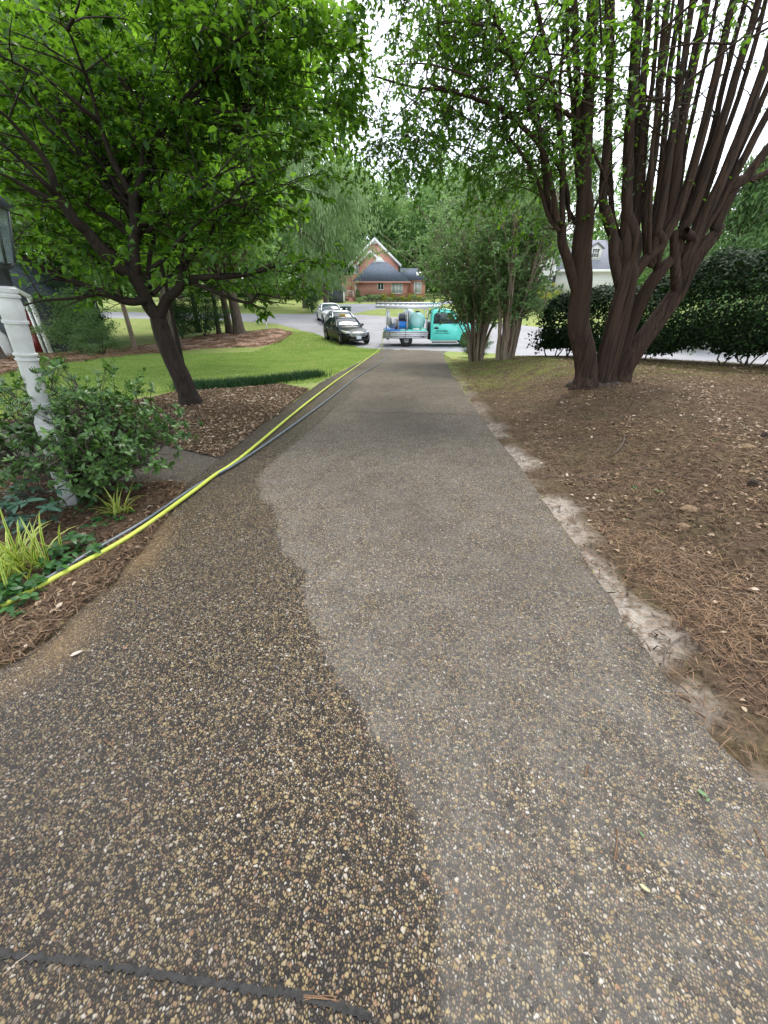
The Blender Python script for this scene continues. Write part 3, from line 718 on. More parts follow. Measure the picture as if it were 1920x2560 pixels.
# front wing with gable
fx0 = L4(180, 0)[0]; fx1 = L4(745, 0)[0]; fez = L4(700, 480)[1]; fxa = (fx0+fx1)/2
MB().prism([(fx0, bz0), (fx1, bz0), (fx1, fez), (fxa, fez+3.2), (fx0, fez)], 0, 4.0-.005).build('wall', M['whitesiding'], wh)
MB().box(fx0+.05, fx1-.05, .05, 3.9, -1.5, bz0).build('foundation', M['brick'], wh)
m = MB(); gable_roof(m, fx0-.35, fx1+.35, fez+.05, fxa, fez+3.5, -.3, 6.5); m.build('roof', M['roofgrey'], wh)
MB().box(fx1-.14, fx1+.02, -.05, .1, bz0, fez).build('corner_trim', M['white'], wh)
def shut(x0, x1, z0, z1, y):
    m = MB(); m.box(x0, x1, y-.07, y-.005, z0, z1)
    for z in np.arange(z0+.1, z1-.08, .12): m.box(x0+.04, x1-.04, y-.085, y-.071, z, z+.06)
    m.build('shutter', M['shutter'], wh)
for (a, b) in ((580, 655), (420, 470)):
    q0 = L4(a, 0)[0]; q1 = q0+.95; z0 = L4(0, 815)[1]; z1 = L4(0, 650)[1]
    window(wh, q0, q1, z0, z1, 0, 1, 'glassdark', fr=.09, mun=(3, 4)); shut(q1+.12, q1+.5, z0-.08, z1+.1, 0); shut(q0-.5, q0-.12, z0-.08, z1+.1, 0)
q0 = L4(1118, 0, DM)[0]; z0 = L4(0, 850, DM)[1]; z1 = L4(0, 660, DM)[1]
window(wh, q0-.35, q0+.6, z0, z1, 4.0, 1, 'glassdark', fr=.09, mun=(3, 4)); shut(q0+.75, q0+1.15, z0-.1, z1+.1, 4.0)

# grey outbuilding with the red door on the left
D = 22.0
gx1, gz0 = at0(131, 886, D); gzb = float(g(gx1, D))
gb = thing('grey_outbuilding', 'slate grey outbuilding with dark red door seen behind the white lamp post', 'outbuilding', (gx1, D, gzb))
MB().box(-5.2, 0, 0, 5, -.1, 2.65).build('wall', M['graysiding'], gb)
m = MB(); m.prism([(-5.6, 2.62), (-2.6, 4.5), (.4, 2.62), (.4, 2.5), (-2.6, 4.36), (-5.6, 2.5)], -.35, 5.3); m.build('roof', M['roofdark'], gb)
m = MB(); m.prism([(-5.6, 2.64), (-2.6, 4.52), (.4, 2.64), (.4, 2.42), (-2.6, 4.3), (-5.6, 2.42)], -.45, -.36); m.build('rake_trim', M['white'], gb)
MB().prism([(-5.2, 2.65), (0, 2.65), (-2.6, 4.28)], 0.002, .2).build('gable_wall', M['graysiding'], gb)
MB().box(-.14, .02, -.05, .1, -.1, 2.6).build('corner_trim', M['white'], gb)
ddx = at0(97, 845, D)[0]-gx1
d_ = MB().box(ddx-1.0, ddx, -.045, -.002, 0, 2.05).build('door', M['reddoor'], gb)
m = MB()
for (a, b) in ((.15, .9), (1.1, 1.9)):
    for q in (-.9, -.43): m.box(ddx+q, ddx+q+.34, -.058, -.046, a, b)
m.build('door_panel', M['reddoor'], d_); MB().lathe([(.0, 0), (.035, .01), (.035, .05), (0, .06)], (ddx-.9, -.06, 1.0), 10, 1).build('door_knob', M['alu'], d_)
m = MB(); m.box(ddx+.002, ddx+.12, -.06, -.001, 0, 2.17); m.box(ddx-1.12, ddx-1.002, -.06, -.001, 0, 2.17); m.box(ddx-1.0, ddx, -.06, -.001, 2.052, 2.17); m.build('door_frame', M['white'], gb)

# propane cylinder
pp = gp(24, 894); D = min(pp[1], 20.5); x_, z_ = at0(18, 894, D)
pt = thing('propane_cylinder', 'white upright propane cylinder standing left of the lamp post on rusty straw', 'gas cylinder', (x_, D, float(g(x_, D))+.02))
m = MB(); m.lathe([(.17,0),(.19,.02),(.19,.06),(.26,.12),(.285,.2),(.285,.78),(.26,.9),(.18,.98),(.05,1.01)], n=24); m.build('tank_body', M['propane'], pt, True)
m = MB(); m.lathe([(.16,.97),(.17,.98),(.17,1.13),(.15,1.13),(.15,.99)], n=20); m.build('collar', M['propane'], pt, True)
MB().lathe([(.03,1.0),(.03,1.08),(.05,1.08),(.05,1.1),(.02,1.1)], n=10).build('valve', M['alu'], pt)

# ------------------------------------------------------------------ vehicles
def wheel(parent, x, y, r, wdt, side, spokes=5, rimr=.66, deep=.02):
    w_ = MB(); w_.lathe([(r*.62,-wdt/2),(r*.93,-wdt/2),(r,-wdt/2+.04),(r,wdt/2-.04),(r*.93,wdt/2),(r*.62,wdt/2)], n=28, axis=1)
    o = w_.build('wheel', M['tyre'], parent, True, loc=(x, y, r))
    m = MB(); s_ = -side
    def pr(pts): return [(a, b*s_) for a, b in pts] if s_ > 0 else [(a, b*s_) for a, b in pts][::1]
    m.lathe(pr([(r*rimr, wdt/2-.05), (r*rimr, wdt/2+.008), (r*(rimr-.06), wdt/2+.008), (r*(rimr-.09), wdt/2-.07), (.01, wdt/2-.07)]), n=28, axis=1)
    for k in range(spokes):
        a = 2*math.pi*k/spokes+.3; ca_, sa_ = math.cos(a), math.sin(a)
        y_ = -s_*(wdt/2-.02)
        m.tube([(ca_*.04, y_, sa_*.04), (ca_*r*rimr*.96, y_, sa_*r*rimr*.96)], [.035, .025], 4)
    m.lathe(pr([(.06, wdt/2-.06), (.06, wdt/2+.0), (.02, wdt/2+.01)]), n=12, axis=1)
    m.build('rim', M['rim'], o, False)
    return o
def car(name, label, loc, rz, paint, L=4.85, W=1.85, H=1.47, suv=False, plate=True, wr=.335):
    c = thing(name, label, 'car', loc, rz)
    hw = W/2; hb = .58 if suv else .50
    st = [(-.5,.58,.30,.62,.55),(-.47,.80,.22,.72,.66),(-.42,.93,.19,.83,.73),(-.34,1.0,.18,.90,.79),(-.22,1.0,.17,.96,.85),(-.14,1.0,.17,1.0,.90),(0,1.0,.17,1.02,.93),(.15,1.0,.17,1.03,.95),(.28,1.0,.17,1.04,.97),(.38,.98,.19,1.05,.97),(.45,.93,.25,1.05,.95),(.49,.84,.34,1.0,.90),(.5,.70,.42,.92,.84)]
    secs = []
    k = 1.0 if not suv else 1.12
    for (s_, wf, zb, zt_, zs) in st:
        x = -s_*L; w_ = hw*wf; zt_ *= k; zs *= k
        half = [(w_*.80, zb), (w_*.98, zb+.06), (w_, zb+.28), (w_*.985, zs-.12), (w_*.90, zs), (w_*.60, zt_-.01), (w_*.25, zt_+.01)]
        secs.append([(x, -a, b) for a, b in half]+[(x, a, b) for a, b in half[::-1]])
    MBo = MB().loft(secs); body = MBo.build('body', M[paint], c, True, sub=2)
    # wheel arches and wheels
    for sx in (.315*L, -.275*L):
        for sy in (-1, 1):
            m = MB(); m.lathe([(wr*1.16, -.01), (wr*1.16, .01), (wr*.4, .012)], n=24, axis=1)
            a = m.build('wheel_arch', M['blackplastic'], c, loc=(sx, sy*(hw+.004), wr+.02))
            if sy > 0: a.rotation_euler = (0, 0, math.pi)
            wheel(c, sx, sy*(hw-.09), wr, .21, sy, 10 if not suv else 6, .70)
    # greenhouse
    zb = .93*k; z1 = H
    xs = [(.19*L, zb-.02, .86), (.145*L, zb+.14, .84), (.05*L, z1-.08, .72), (-.02*L, z1-.012, .68), (-.14*L, z1-.02, .67), (-.25*L, z1-.10, .66), (-.36*L if not suv else -.42*L, zb+.10, .68), (-.41*L if not suv else -.45*L, zb-.03, .70)]
    secs = []
    for (x, zz, wf) in xs:
        wt = hw*wf; wl = hw*.90
        lo = zb-.06
        t_ = (zz-lo)/(z1-lo); we_ = wl+(wt-wl)*t_
        secs.append([(x, -wl, lo), (x, -we_, zz-.05*t_), (x, -we_*.75, zz), (x, 0, zz+.012), (x, we_*.75, zz), (x, we_, zz-.05*t_), (x, wl, lo)])
    MB().loft(secs).build('window_glass', M['carglass'], c, True)
    rf = [[(p[0], p[1]*1.01, p[2]+.014) for p in s_[1:6]] for s_ in secs[2:6]]
    rf = [r_+[(p[0], p[1], p[2]-.03) for p in r_[::-1]] for r_ in rf]
    MB().loft(rf).build('roof', M[paint], c, True)
    m = MB()
    for sy in (-1, 1):
        ia = 1 if sy < 0 else 5
        pth = [np.array(s_[ia]) for s_ in secs]; m.tube(spline(pth, 3), [.032]*(len(pth)*3-2), 6)
        for x in (-.04*L, -.2*L):
            top = hw*.70; m.tube([(x, sy*hw*.90, zb-.05), (x-.05, sy*top, z1-.06)], [.035, .03], 4)
    m.build('pillar_trim', M[paint], c)
    for sy in (-1, 1):
        hl = MB(); y0 = sy*hw
        hl.loft([[(.485*L, y0*.52, .60*k), (.488*L, y0*.52, .72*k), (.465*L, y0*.56, .75*k)], [(.455*L, y0*.80, .62*k), (.45*L, y0*.83, .76*k), (.43*L, y0*.80, .79*k)], [(.385*L, y0*.965, .70*k), (.37*L, y0*.97, .80*k), (.36*L, y0*.93, .83*k)]])
        hl.build('headlight', M['headlight'], c, True)
        mi = MB(); mi.box(.125*L-.11, .125*L+.08, y0*1.04-.09, y0*1.04+.09, zb+.02, zb+.16, .03); mi.bar((.125*L, y0*.9, zb), (.125*L, y0*1.02, zb+.06), .04); mi.build('wing_mirror', M[paint], c)
        for x in (-.02*L, -.19*L): MB().box(x-.1, x+.1, y0*1.005-.02, y0*1.005+.02, .80*k, .83*k, .008).build('door_handle', M['galv'], c)
    m = MB(); m.prism([(-.46*hw*1.0, .46*k), (.46*hw, .46*k), (.60*hw, .57*k), (.50*hw, .69*k), (-.50*hw, .69*k), (-.60*hw, .57*k)], -.03, .03)
    gr = m.build('grille', M['galv'], c, loc=(.492*L, 0, 0)); gr.rotation_euler = (0, 0, R(90))
    m = MB()
    for z in np.linspace(.49*k, .66*k, 5): m.box(.495*L, .507*L, -.5*hw, .5*hw, z-.006, z+.006)
    m.build('grille_bar', M['rim'], gr).matrix_parent_inverse = Matrix.Rotation(-R(90), 4, 'Z') @ Matrix.Translation((-.492*L, 0, 0))
    MB().box(.47*L, .494*L, -.62*hw, .62*hw, .22, .38, .03).build('lower_grille', M['blackplastic'], c)
    if plate: MB().box(.495*L, .515*L, -.155, .155, .33, .50, .008).build('number_plate', M['plate'], c)
    return c
cf = gp(857, 857); crr = gp(818, 848)
ch = math.atan2(-.92, .42)
bc = car('black_sedan', 'glossy black sedan parked half on the grass at the end of the driveway', (-2.55, 27.9, float(g(-2.55, 27.9))+.03), ch, 'carblack')
sc_ = car('silver_car', 'pale silver car parked right behind the black sedan', (-3.35, 33.4, float(g(-3.35, 33.4))+.03), R(-70), 'carsilver', 4.8, 1.85, 1.46, False, False)
wc = car('white_car', 'white car half hidden at the back of the parked row', (-4.85, 38.6, float(g(-4.85, 38.6))+.03), R(-73), 'carwhite', 4.8, 1.85, 1.5, False, False)
# yellow board standing on the black sedan's roof edge
x_, z_ = at0(862.5, 789, 30.4)
sg = thing('yellow_sign', 'small yellow sign board with brown lines above the black sedan', 'sign', (x_, 28.6+.0, at0(862.5, 794, 28.6)[1]))
MB().box(-.22, .22, -.02, .02, 0, .22, .006).build('board', M['yellowsign'], sg)
m = MB()
for z in (.06, .11, .16): 
    x = -.18
    for wd_ in (.07, .05, .09, .06): m.box(x, x+wd_, -.026, -.0205, z, z+.028); x += wd_+.02
m.build('lettering', M['brownink'], sg)

def cart(loc, rz, label):
    b = thing('wheeled_bin', label, 'bin', loc, rz, None)
    secs = []
    for z, a, d in ((.12,.22,.24),(.5,.25,.28),(1.0,.29,.34)): secs.append([(-a,-d,z),(a,-d,z),(a,d,z),(-a,d,z)])
    MB().loft(secs).build('bin_body', M['bin'], b)
    m = MB(); m.box(-.31, .31, -.36, .38, 1.0, 1.06, .02); m.tube([(-.25,.42,1.0),(.25,.42,1.0)], [.025]*2, 8); m.build('lid', M['binlid'], b)
    MB().box(-.1, .08, -.335, -.28, .78, .92).build('recycling_mark', M['white'], b)
    for s_ in (-1, 1):
        MB().lathe([(.13,-.03),(.15,-.02),(.15,.02),(.13,.03)], (s_*.27, .22, .15), 16, 0).build('wheel', M['tyre'], b)
for i, (px, lab) in enumerate(((850, 'dark green wheeled bin behind the cars, left one of two'), (868, 'dark green wheeled bin behind the cars, right one with white mark'))):
    x_, z_ = at0(px, 766, 41.0); cart((x_, 41.0, z_-1.05), R(-10), lab)

# the turquoise washing truck
tx, ty = -.05, 25.0; tz = float(g(1.6, 25.3))+.01
tk = thing('flatbed_truck', 'turquoise flatbed pressure washing truck with tank and hose reels parked across the driveway', 'truck', (tx, ty, tz+.02))
W_ = 2.05
# cab profile in x,z lofted across y
prof = [(2.82,.34),(2.80,1.2),(2.86,1.85),(3.0,2.0),(3.6,2.04),(4.02,1.98),(4.25,1.78),(4.62,1.30),(5.2,1.26),(5.75,1.18),(5.93,1.0),(5.95,.62),(5.9,.36)]
def inset(p, y):
    x, z = p; t_ = max(0, (z-1.25)/.8); return (x, y*(1-.12*t_), z)
ys = [-1, -.93, .93, 1]
secs = []
for k_, y in enumerate(ys):
    sc2 = .985 if k_ in (0, 3) else 1
    secs.append([(a, b+W_/2, c_) for a, b, c_ in [inset(((p[0]-4.2)*sc2+4.2, (p[1]-1.1)*sc2+1.1), y*W_/2) for p in prof]])
cab = MB().loft(secs).build('cab', M['teal'], tk, False, bevel=.05)
for s_, y in ((1, .0), (-1, W_)):
    m = MB(); poly = [(2.95,1.27),(2.97,1.74),(3.1,1.80),(3.9,1.80),(4.12,1.62),(4.35,1.27)]
    def yy(z): t_ = max(0, (z-1.25)/.8); return (.12*t_*W_/2)
    V = []
    for off in (-.012, .02): V += [(px_, (yy(pz_)+off) if s_ > 0 else W_-yy(pz_)-off, pz_) for px_, pz_ in poly]
    n = len(poly); F = [tuple(range(n)), tuple(range(2*n-1, n-1, -1))]+[(i, i+n, (i+1) % n+n, (i+1) % n) for i in range(n)]
    m.raw(V, F); wo_ = m.build('side_window', M['carglass'], tk)
    MB().box(3.2, 3.24, y+(yy(1.5)-.035 if s_ > 0 else -yy(1.5)+.0), y+(yy(1.5)+.02 if s_ > 0 else -yy(1.5)+.035), 1.27, 1.78).build('window_divider', M['blackplastic'], wo_)
m = MB(); m.raw([(4.27,.25,1.75),(4.27,W_-.25,1.75),(4.60,W_-.14,1.33),(4.60,.14,1.33),(4.3,.25,1.77),(4.3,W_-.25,1.77),(4.63,W_-.14,1.35),(4.63,.14,1.35)], [(4,5,6,7),(3,2,1,0),(0,1,5,4),(1,2,6,5),(2,3,7,6),(3,0,4,7)]); m.build('windscreen', M['carglass'], tk)
dr = MB().box(2.93, 4.38, -.012, .012, .42, 1.24, .01).build('door', M['teal'], tk)
MB().box(3.0, 3.26, -.035, -.005, .98, 1.08, .012).build('door_handle', M['blackplastic'], dr)
rg = random.Random(3)
for z, x0, x1, h in ((.84, 3.12, 3.8, .10), (.74, 3.06, 3.9, .055)):
    x = x0; m = MB()
    while x < x1:
        wd_ = rg.uniform(.04, .10); m.box(x, min(x+wd_, x1), -.019, -.0125, z, z+h*rg.uniform(.6, 1)); x += wd_+.022
    m.build('door_lettering', M['darkink'], dr)
m = MB(); m.box(4.22, 4.42, -.24, -.06, 1.28, 1.55, .03); m.bar((4.3, .02, 1.3), (4.3, -.1, 1.36), .04); m.build('wing_mirror', M['blackplastic'], tk)
MB().box(2.9, 4.4, -.06, .12, .24, .30, .01).build('running_board', M['blackplastic'], tk)
MB().box(2.70, 2.80, .12, W_-.12, .4, 1.3).build('bulkhead', M['blackplastic'], tk)
m = MB(); m.box(-.0, 5.6, .55, .68, .42, .56); m.box(0, 5.6, W_-.68, W_-.55, .42, .56); m.box(.2, .34, .55, W_-.55, .36, .5); m.build('chassis', M['blackplastic'], tk)
for y, s_ in ((.14, 1), (W_-.14, -1)):
    wheel(tk, 1.38, y, .365, .26, -s_, 8, .60); wheel(tk, 5.05, y, .365, .26, -s_, 8, .60)
MB().lathe([(.47,-.0),(.47,.012),(.2,.014)], (5.05, -.012, .40), 24, 1).build('wheel_arch', M['blackplastic'], tk)
MB().box(5.9, 6.02, .05, W_-.05, .36, .58, .03).build('front_bumper', M['alu'], tk)
for y in (.22, W_-.22): MB().box(5.9, 5.97, y-.15, y+.15, .74, .98, .03).build('headlight', M['headlight'], tk)
# flatbed with ribbed drop sides
m = MB(); m.box(0, 2.66, .02, W_-.02, .70, .78); m.build('bed_floor', M['alu'], tk)
for y0, y1 in ((-.03, .018), (W_-.018, W_+.03)):
    m = MB(); m.box(0, 2.64, y0, y1, .47, .86)
    f_ = y0-.014 if y0 < 1 else y1
    for z in (.50, .60, .70, .80): m.box(.0, 2.64, f_, f_+.0135, z, z+.055)
    m.build('side_panel', M['alu'], tk)
MB().box(-.035, -.002, -.03, W_+.03, .47, .86).build('tailboard', M['alu'], tk)
MB().box(2.3, 2.44, -.052, -.045, .545, .585).build('side_marker', M['blackplastic'], tk)
MB().box(.06, 1.0, .06, W_-.06, .785, .93, .01).build('deck_box', M['bluehose'], tk)
MB().box(1.02, 2.6, .05, W_-.05, .785, .93, .01).build('deck_box', M['teal'], tk)
# rack
m = MB()
for x in (.2, 1.42, 2.56):
    for y in (.06, W_-.06):
        m.box(x-.03, x+.03, y-.03, y+.03, .93 if x > .3 else .86, 2.02)
m.box(.17, 2.62, .02, .10, 2.02, 2.10); m.box(.17, 2.62, W_-.10, W_-.02, 2.02, 2.10)
for x in (.2, .9, 1.42, 2.0, 2.56): m.box(x-.03, x+.03, .10, W_-.10, 2.03, 2.09)
m.build('ladder_rack', M['galv'], tk)
MB().box(.23, .4, .05, .09, 1.2, 1.95).build('mesh_guard', M['galv'], tk)
m = MB(); m.lathe([(.0,-.5),(.28,-.49),(.40,-.42),(.435,-.3),(.435,.3),(.40,.42),(.28,.49),(0,.5)], n=36, axis=1)
for y in (-.28, 0, .28): m.lathe([(.435, y-.03), (.455, y-.02), (.455, y+.02), (.435, y+.03)], n=36, axis=1)
tko = m.build('water_tank', M['tank'], tk, True, loc=(2.05, .75, 1.39)); MB().lathe([(.13,0),(.13,.06),(.02,.07)], (0, 0, .45), 16).build('filler_cap', M['blackplastic'], tko)
m = MB(); m.lathe([(.30,0),(.34,.03),(.34,.85),(.27,1.0),(.1,1.05)], n=28); m.build('water_tank', M['tankwhite'], tk, True, loc=(1.55, 1.45, .93))
def reel(x, y, z, r, wd_, hm, axis, name='hose_reel'):
    m = MB(); h = wd_/2
    m.lathe([(.03,-h-.05),(.03,-h),(r,-h),(r,-h+.02),(r*.35,-h+.03),(r*.35,h-.03),(r,h-.02),(r,h),(.03,h),(.03,h+.05)], n=28, axis=axis)
    o = m.build(name, M['alu'], tk, False, loc=(x, y, z))
    m = MB()
    nn = int(wd_/.04)
    for i in range(nn):
        a = -h+.035+(wd_-.07)*i/(nn-1)
        cen = [0, 0, 0]; cen[axis] = a
        pts = []
        for k in range(25):
            q = 2*math.pi*k/24; p = [0, 0, 0]; p[axis] = a; p[(axis+1) % 3] = r*.82*math.cos(q); p[(axis+2) % 3] = r*.82*math.sin(q); pts.append(p)
        m.tube(pts, [.024]*25, 6)
    m.build('wound_hose', M[hm], o, True)
    return o
reel(.55, .32, 1.28, .30, .30, 'greyhose', 1)
reel(1.15, .35, 1.16, .25, .48, 'bluehose', 0)
reel(1.12, .45, 1.62, .20, .42, 'darkhose', 0)
m = MB(); m.box(.85, 1.42, .12, .62, .93, .97); m.box(.86, .90, .15, .6, .97, 1.72); m.box(1.39, 1.43, .15, .6, .97, 1.72); m.build('reel_frame', M['galv'], tk)
m = MB(); m.box(.72, .92, .95, 1.35, .93, 1.25, .03); m.lathe([(.1,-.14),(.13,-.1),(.13,.1),(.1,.14)], (.82, .9, 1.33), 16, 0); m.build('pump', M['redpart'], tk)
m = MB(); m.box(.9, 1.4, .5, .8, 1.38, 1.44); m.build('pump_cover', M['redpart'], tk)
m = MB(); m.tube([(1.75,.1,.96),(2.15,.1,.96)], [.05]*2, 10); m.build('drain_pipe', M['white'], tk)
m = MB(); m.tube(spline([(1.46,.15,1.9),(1.49,.12,1.5),(1.44,.13,1.2),(1.5,.12,.98)], 6), [.025]*19, 6); m.build('spray_lance', M['blackplastic'], tk)
# ladder on the rack
ld = thing('extension_ladder', 'aluminium extension ladder lying on the truck rack', 'ladder', (tx-.45, ty+.35, tz+2.105))
m = MB()
for y in (0, .42): m.box(0, 3.6, y-.02, y+.02, 0, .09)
m.build('rail', M['alu'], ld)
m = MB()
for x in np.arange(.15, 3.6, .3): m.tube([(x, 0, .045), (x, .42, .045)], [.018]*2, 6)
m.build('rung', M['alu'], ld); ld.rotation_euler = (R(24), 0, 0)
ld2 = copy_thing(ld, (tx-.2, ty+.95, tz+2.105), 0, 1, 'aluminium ladder lying at the far side of the truck rack'); ld2.rotation_euler = (R(24), 0, 0)

# ------------------------------------------------------------------ hoses
def hose(name, label, pix, r, mat, tail=None, lift=None):
    pts = []
    for q in pix:
        p = gp(q[0], q[1]); dz = r+.02+(.02 if True else 0)
        pts.append((p[0], p[1], float(g(p[0], p[1]))+r+(.034 if p[1] < 7 else .024)))
    if tail: pts += tail
    sp = spline(pts, 10)
    return put(name, np_mesh(name, *(lambda VF: (VF[0], [VF[1]]))(tube(sp, np.full(len(sp), r), 10)), mat, True), None, label, 'hose')
hose('yellow_hose', 'thick lime yellow hose running along the left driveway edge to the truck',
     [(-110,1590), (0,1540), (169,1447), (338,1350), (485,1243), (540,1200), (610,1150), (748,1031), (836,960), (895,917), (933,888), (955,871)], .0165, M['yellowhose'],
     [(tx-.06, ty-.30, tz+.06), (tx-.05, ty-.12, tz+.25), (tx-.045, ty-.08, tz+.55), (tx+.02, ty-.06, tz+.88), (tx+.2, ty+.12, tz+1.0)])
hose('grey_hose', 'thin dark grey hose beside the yellow hose on the driveway',
     [(-110,1578), (0,1528), (127,1460), (232,1395), (359,1319), (485,1234), (540,1199), (591,1171), (684,1107), (781,1036), (828,998), (870,964), (904,939), (946,913), (968,893)], .0125, M['darkhose'],
     [(tx+.30, ty-2.4, tz+.10), (tx+.33, ty-.5, tz+.42), (tx+.35, ty-.09, tz+.6), (tx+.36, ty-.05, tz+.9), (tx+.5, ty+.1, tz+1.05)])
pts = [(tx+1.32, ty+.1, tz+.95), (tx+1.31, ty-.05, tz+.88), (tx+1.31, ty-.07, tz+.5), (tx+1.33, ty-.1, tz+.2), (tx+1.5, ty-.25, tz+.03), (tx+1.75, ty-.3, tz+.03)]
sp = spline(pts, 8); V, F = tube(sp, np.full(len(sp), .012), 8); put('black_hose', np_mesh('black_hose', V, [F], M['blackplastic'], True), None, 'thin black hose hanging over the truck bed down past the rear wheel', 'hose')

# ------------------------------------------------------------------ lamp post
b0 = gp(182, 1268); t0 = P(10, 712, b0[1]+.06)
lp = thing('lamp_post', 'white turned wooden lamp post with black lantern leaning in the azalea', 'lamp post', tuple(b0))
ax = Vector(t0)-Vector(b0); Lh = ax.length
lp.rotation_mode = 'QUATERNION'; lp.rotation_quaternion = ax.to_track_quat('Z', 'Y')
hw_ = .060; zq = .78
m = MB(); m.box(-hw_, hw_, -hw_, hw_, -.25, zq-.03, .006); m.raw(*(lambda: ([(sx_*hw_, sy_*hw_, zq-.03) for sx_, sy_ in ((-1,-1),(1,-1),(1,1),(-1,1))]+[(sx_*.044, sy_*.044, zq+.03) for sx_, sy_ in ((-1,-1),(1,-1),(1,1),(-1,1))], [(0,1,5,4),(1,2,6,5),(2,3,7,6),(3,0,4,7),(4,5,6,7)]))())
m.build('post_base', M['postwhite'], lp)
r_ = .062; pr = []
def ring(z, h, r, rb=None):              # a crisp turned band
    for (a, b) in ((rb or r_, z), (r, z+.002), (r, z+h*.5), (r, z+h-.002), (rb or r_, z+h)): pr.append((a, b))
pr += [(.046, zq+.02), (.050, zq+.05)]
ring(zq+.06, .016, .060, .050); ring(zq+.085, .012, .056, .050); ring(zq+.105, .012, .056, .052)
pr += [(.054, zq+.13), (.058, zq+.25), (.060, zq+.40)]
ring(zq+.42, .014, .069, .061); ring(zq+.452, .018, .071, .060)
pr += [(.060, zq+.49), (.063, (zq+Lh)*.5+.1), (.065, Lh-.25)]
ring(Lh-.235, .022, .074, .065)
pr += [(.066, Lh-.20), (.069, Lh-.16), (.068, Lh-.12), (.063, Lh-.085)]
ring(Lh-.075, .02, .070, .062); ring(Lh-.045, .028, .066, .060)
pr += [(.05, Lh-.01), (.02, Lh)]
ps_ = MB().lathe(pr, n=40).build('post_shaft', M['postwhite'], lp, True)
sm_ = ps_.modifiers.new('edges', 'EDGE_SPLIT'); sm_.split_angle = R(35)
MB().lathe([(.05, Lh-.005), (.05, Lh+.09), (.085, Lh+.11), (.085, Lh+.13), (.02, Lh+.135)], n=4).build('lantern_base', M['lanternblack'], lp)
la = MB(); lg = MB(); a0, a1, z0, z1 = .10, .15, Lh+.13, Lh+.44
for k in range(4):
    q = math.pi/4+k*math.pi/2; q2 = q+math.pi/2
    p0 = (a0*math.cos(q), a0*math.sin(q), z0); p1 = (a1*math.cos(q), a1*math.sin(q), z1)
    n0 = (a0*math.cos(q2), a0*math.sin(q2), z0); n1 = (a1*math.cos(q2), a1*math.sin(q2), z1)
    la.tube([p0, p1], [.009]*2, 4); la.tube([p0, n0], [.009]*2, 4); la.tube([p1, n1], [.010]*2, 4)
    lg.raw([np.array(p)*(.97, .97, 1) for p in (p0, n0, n1, p1)], [(0,1,2,3)])
la.lathe([(a1+.02, z1), (.06, z1+.13), (.02, z1+.15), (.02, z1+.19), (0.005, z1+.21)], n=4)
lf_ = la.build('lantern', M['lanternblack'], lp); lg.build('lantern_pane', M['lanternglass'], lf_)
# small white marker post across the lawn
p = P(667, 822, 34.5); mp = thing('marker_post', 'thin white marker post standing on the lawn near the far road', 'post', (p[0], 34.5, float(g(p[0], 34.5))))
MB().box(-.055, .055, -.04, .04, -.1, .9, .01).build('post', M['white'], mp); MB().box(-.06, .06, -.045, .045, .9, .93).build('post_cap', M['galv'], mp)

# ------------------------------------------------------------------ vegetation: near trees
UP = np.array((0, 0, 1.0))
def grow(paths, rg, n_per_m, length, t0=.25, up=.2, out=.7, droop=.0, r0=.010, zmin=-9, zmax=99, seg=6, jit=.25, flat=False):
    """side branches along the given (path, radius) list"""
    out_ = []
    for p, r in paths:
        L = np.linalg.norm(np.diff(p, axis=0), axis=1); tot = L.sum(); cum = np.concatenate([[0], np.cumsum(L)])
        k = rg.poisson(max(.01, n_per_m*tot*(1-t0)))
        for s in rg.uniform(t0*tot, tot, k):
            i = min(len(p)-2, max(0, np.searchsorted(cum, s)-1)); f = (s-cum[i])/(L[i]+1e-9)
            a = p[i]+(p[i+1]-p[i])*f
            if a[2] < zmin or a[2] > zmax: continue
            d0 = nrm(p[i+1]-p[i]); h = rg.normal(0, 1, 3); h -= d0*np.dot(h, d0); h = nrm(h)
            d = nrm(d0*(1-out)+h*out+UP*up)
            if flat and d[2] < -.05: d[2] *= -.25; d = nrm(d)
            ln = length*rg.uniform(.55, 1.3); q = [a]
            for j in range(seg):
                d = nrm(d+rg.normal(0, jit, 3)/seg*1.6-UP*droop/seg*(j+1)); q.append(q[-1]+d*ln/seg)
            rr = min(r0, r[i]*.7); out_.append((np.array(q), np.linspace(rr, rr*.35, seg+1)))
    return out_
def leaves_on(paths, rg, per_m, t0=.2, up_j=.35, droop=.3, spread=.9, off=.0):
    P_, D_, N_ = [], [], []
    for p, r in paths:
        L = np.linalg.norm(np.diff(p, axis=0), axis=1); tot = L.sum(); cum = np.concatenate([[0], np.cumsum(L)])
        k = rg.poisson(per_m*tot)
        for s in rg.uniform(t0*tot, tot, k):
            i = min(len(p)-2, max(0, np.searchsorted(cum, s)-1)); f = (s-cum[i])/(L[i]+1e-9)
            a = p[i]+(p[i+1]-p[i])*f; d0 = nrm(p[i+1]-p[i])
            d = nrm(d0*(1-spread*.5)+rg.normal(0, 1, 3)*spread*np.array((1, 1, .45))-UP*droop*rg.uniform(.2, 1.3))
            P_.append(a+d*off); D_.append(d); N_.append(nrm(UP+rg.normal(0, up_j, 3)))
    return np.array(P_), np.array(D_), np.array(N_)
def tubes(paths, n, name, mat, parent):
    A = Acc()
    for p, r in paths: A.add(*tube(p, r, n))
    return put(name, A.mesh(name, mat), parent)
def limb(pts, r0, r1, n=6, rg=None, wob=.0):
    p = spline(pts, n)
    if rg is not None and wob: 
        q = rg.normal(0, wob, p.shape); q[0] = q[-1] = 0; p = p+q
    return (p, np.linspace(r0, r1, len(p)))
def loc_(paths, o): return [(p-np.array(o), r) for p, r in paths]

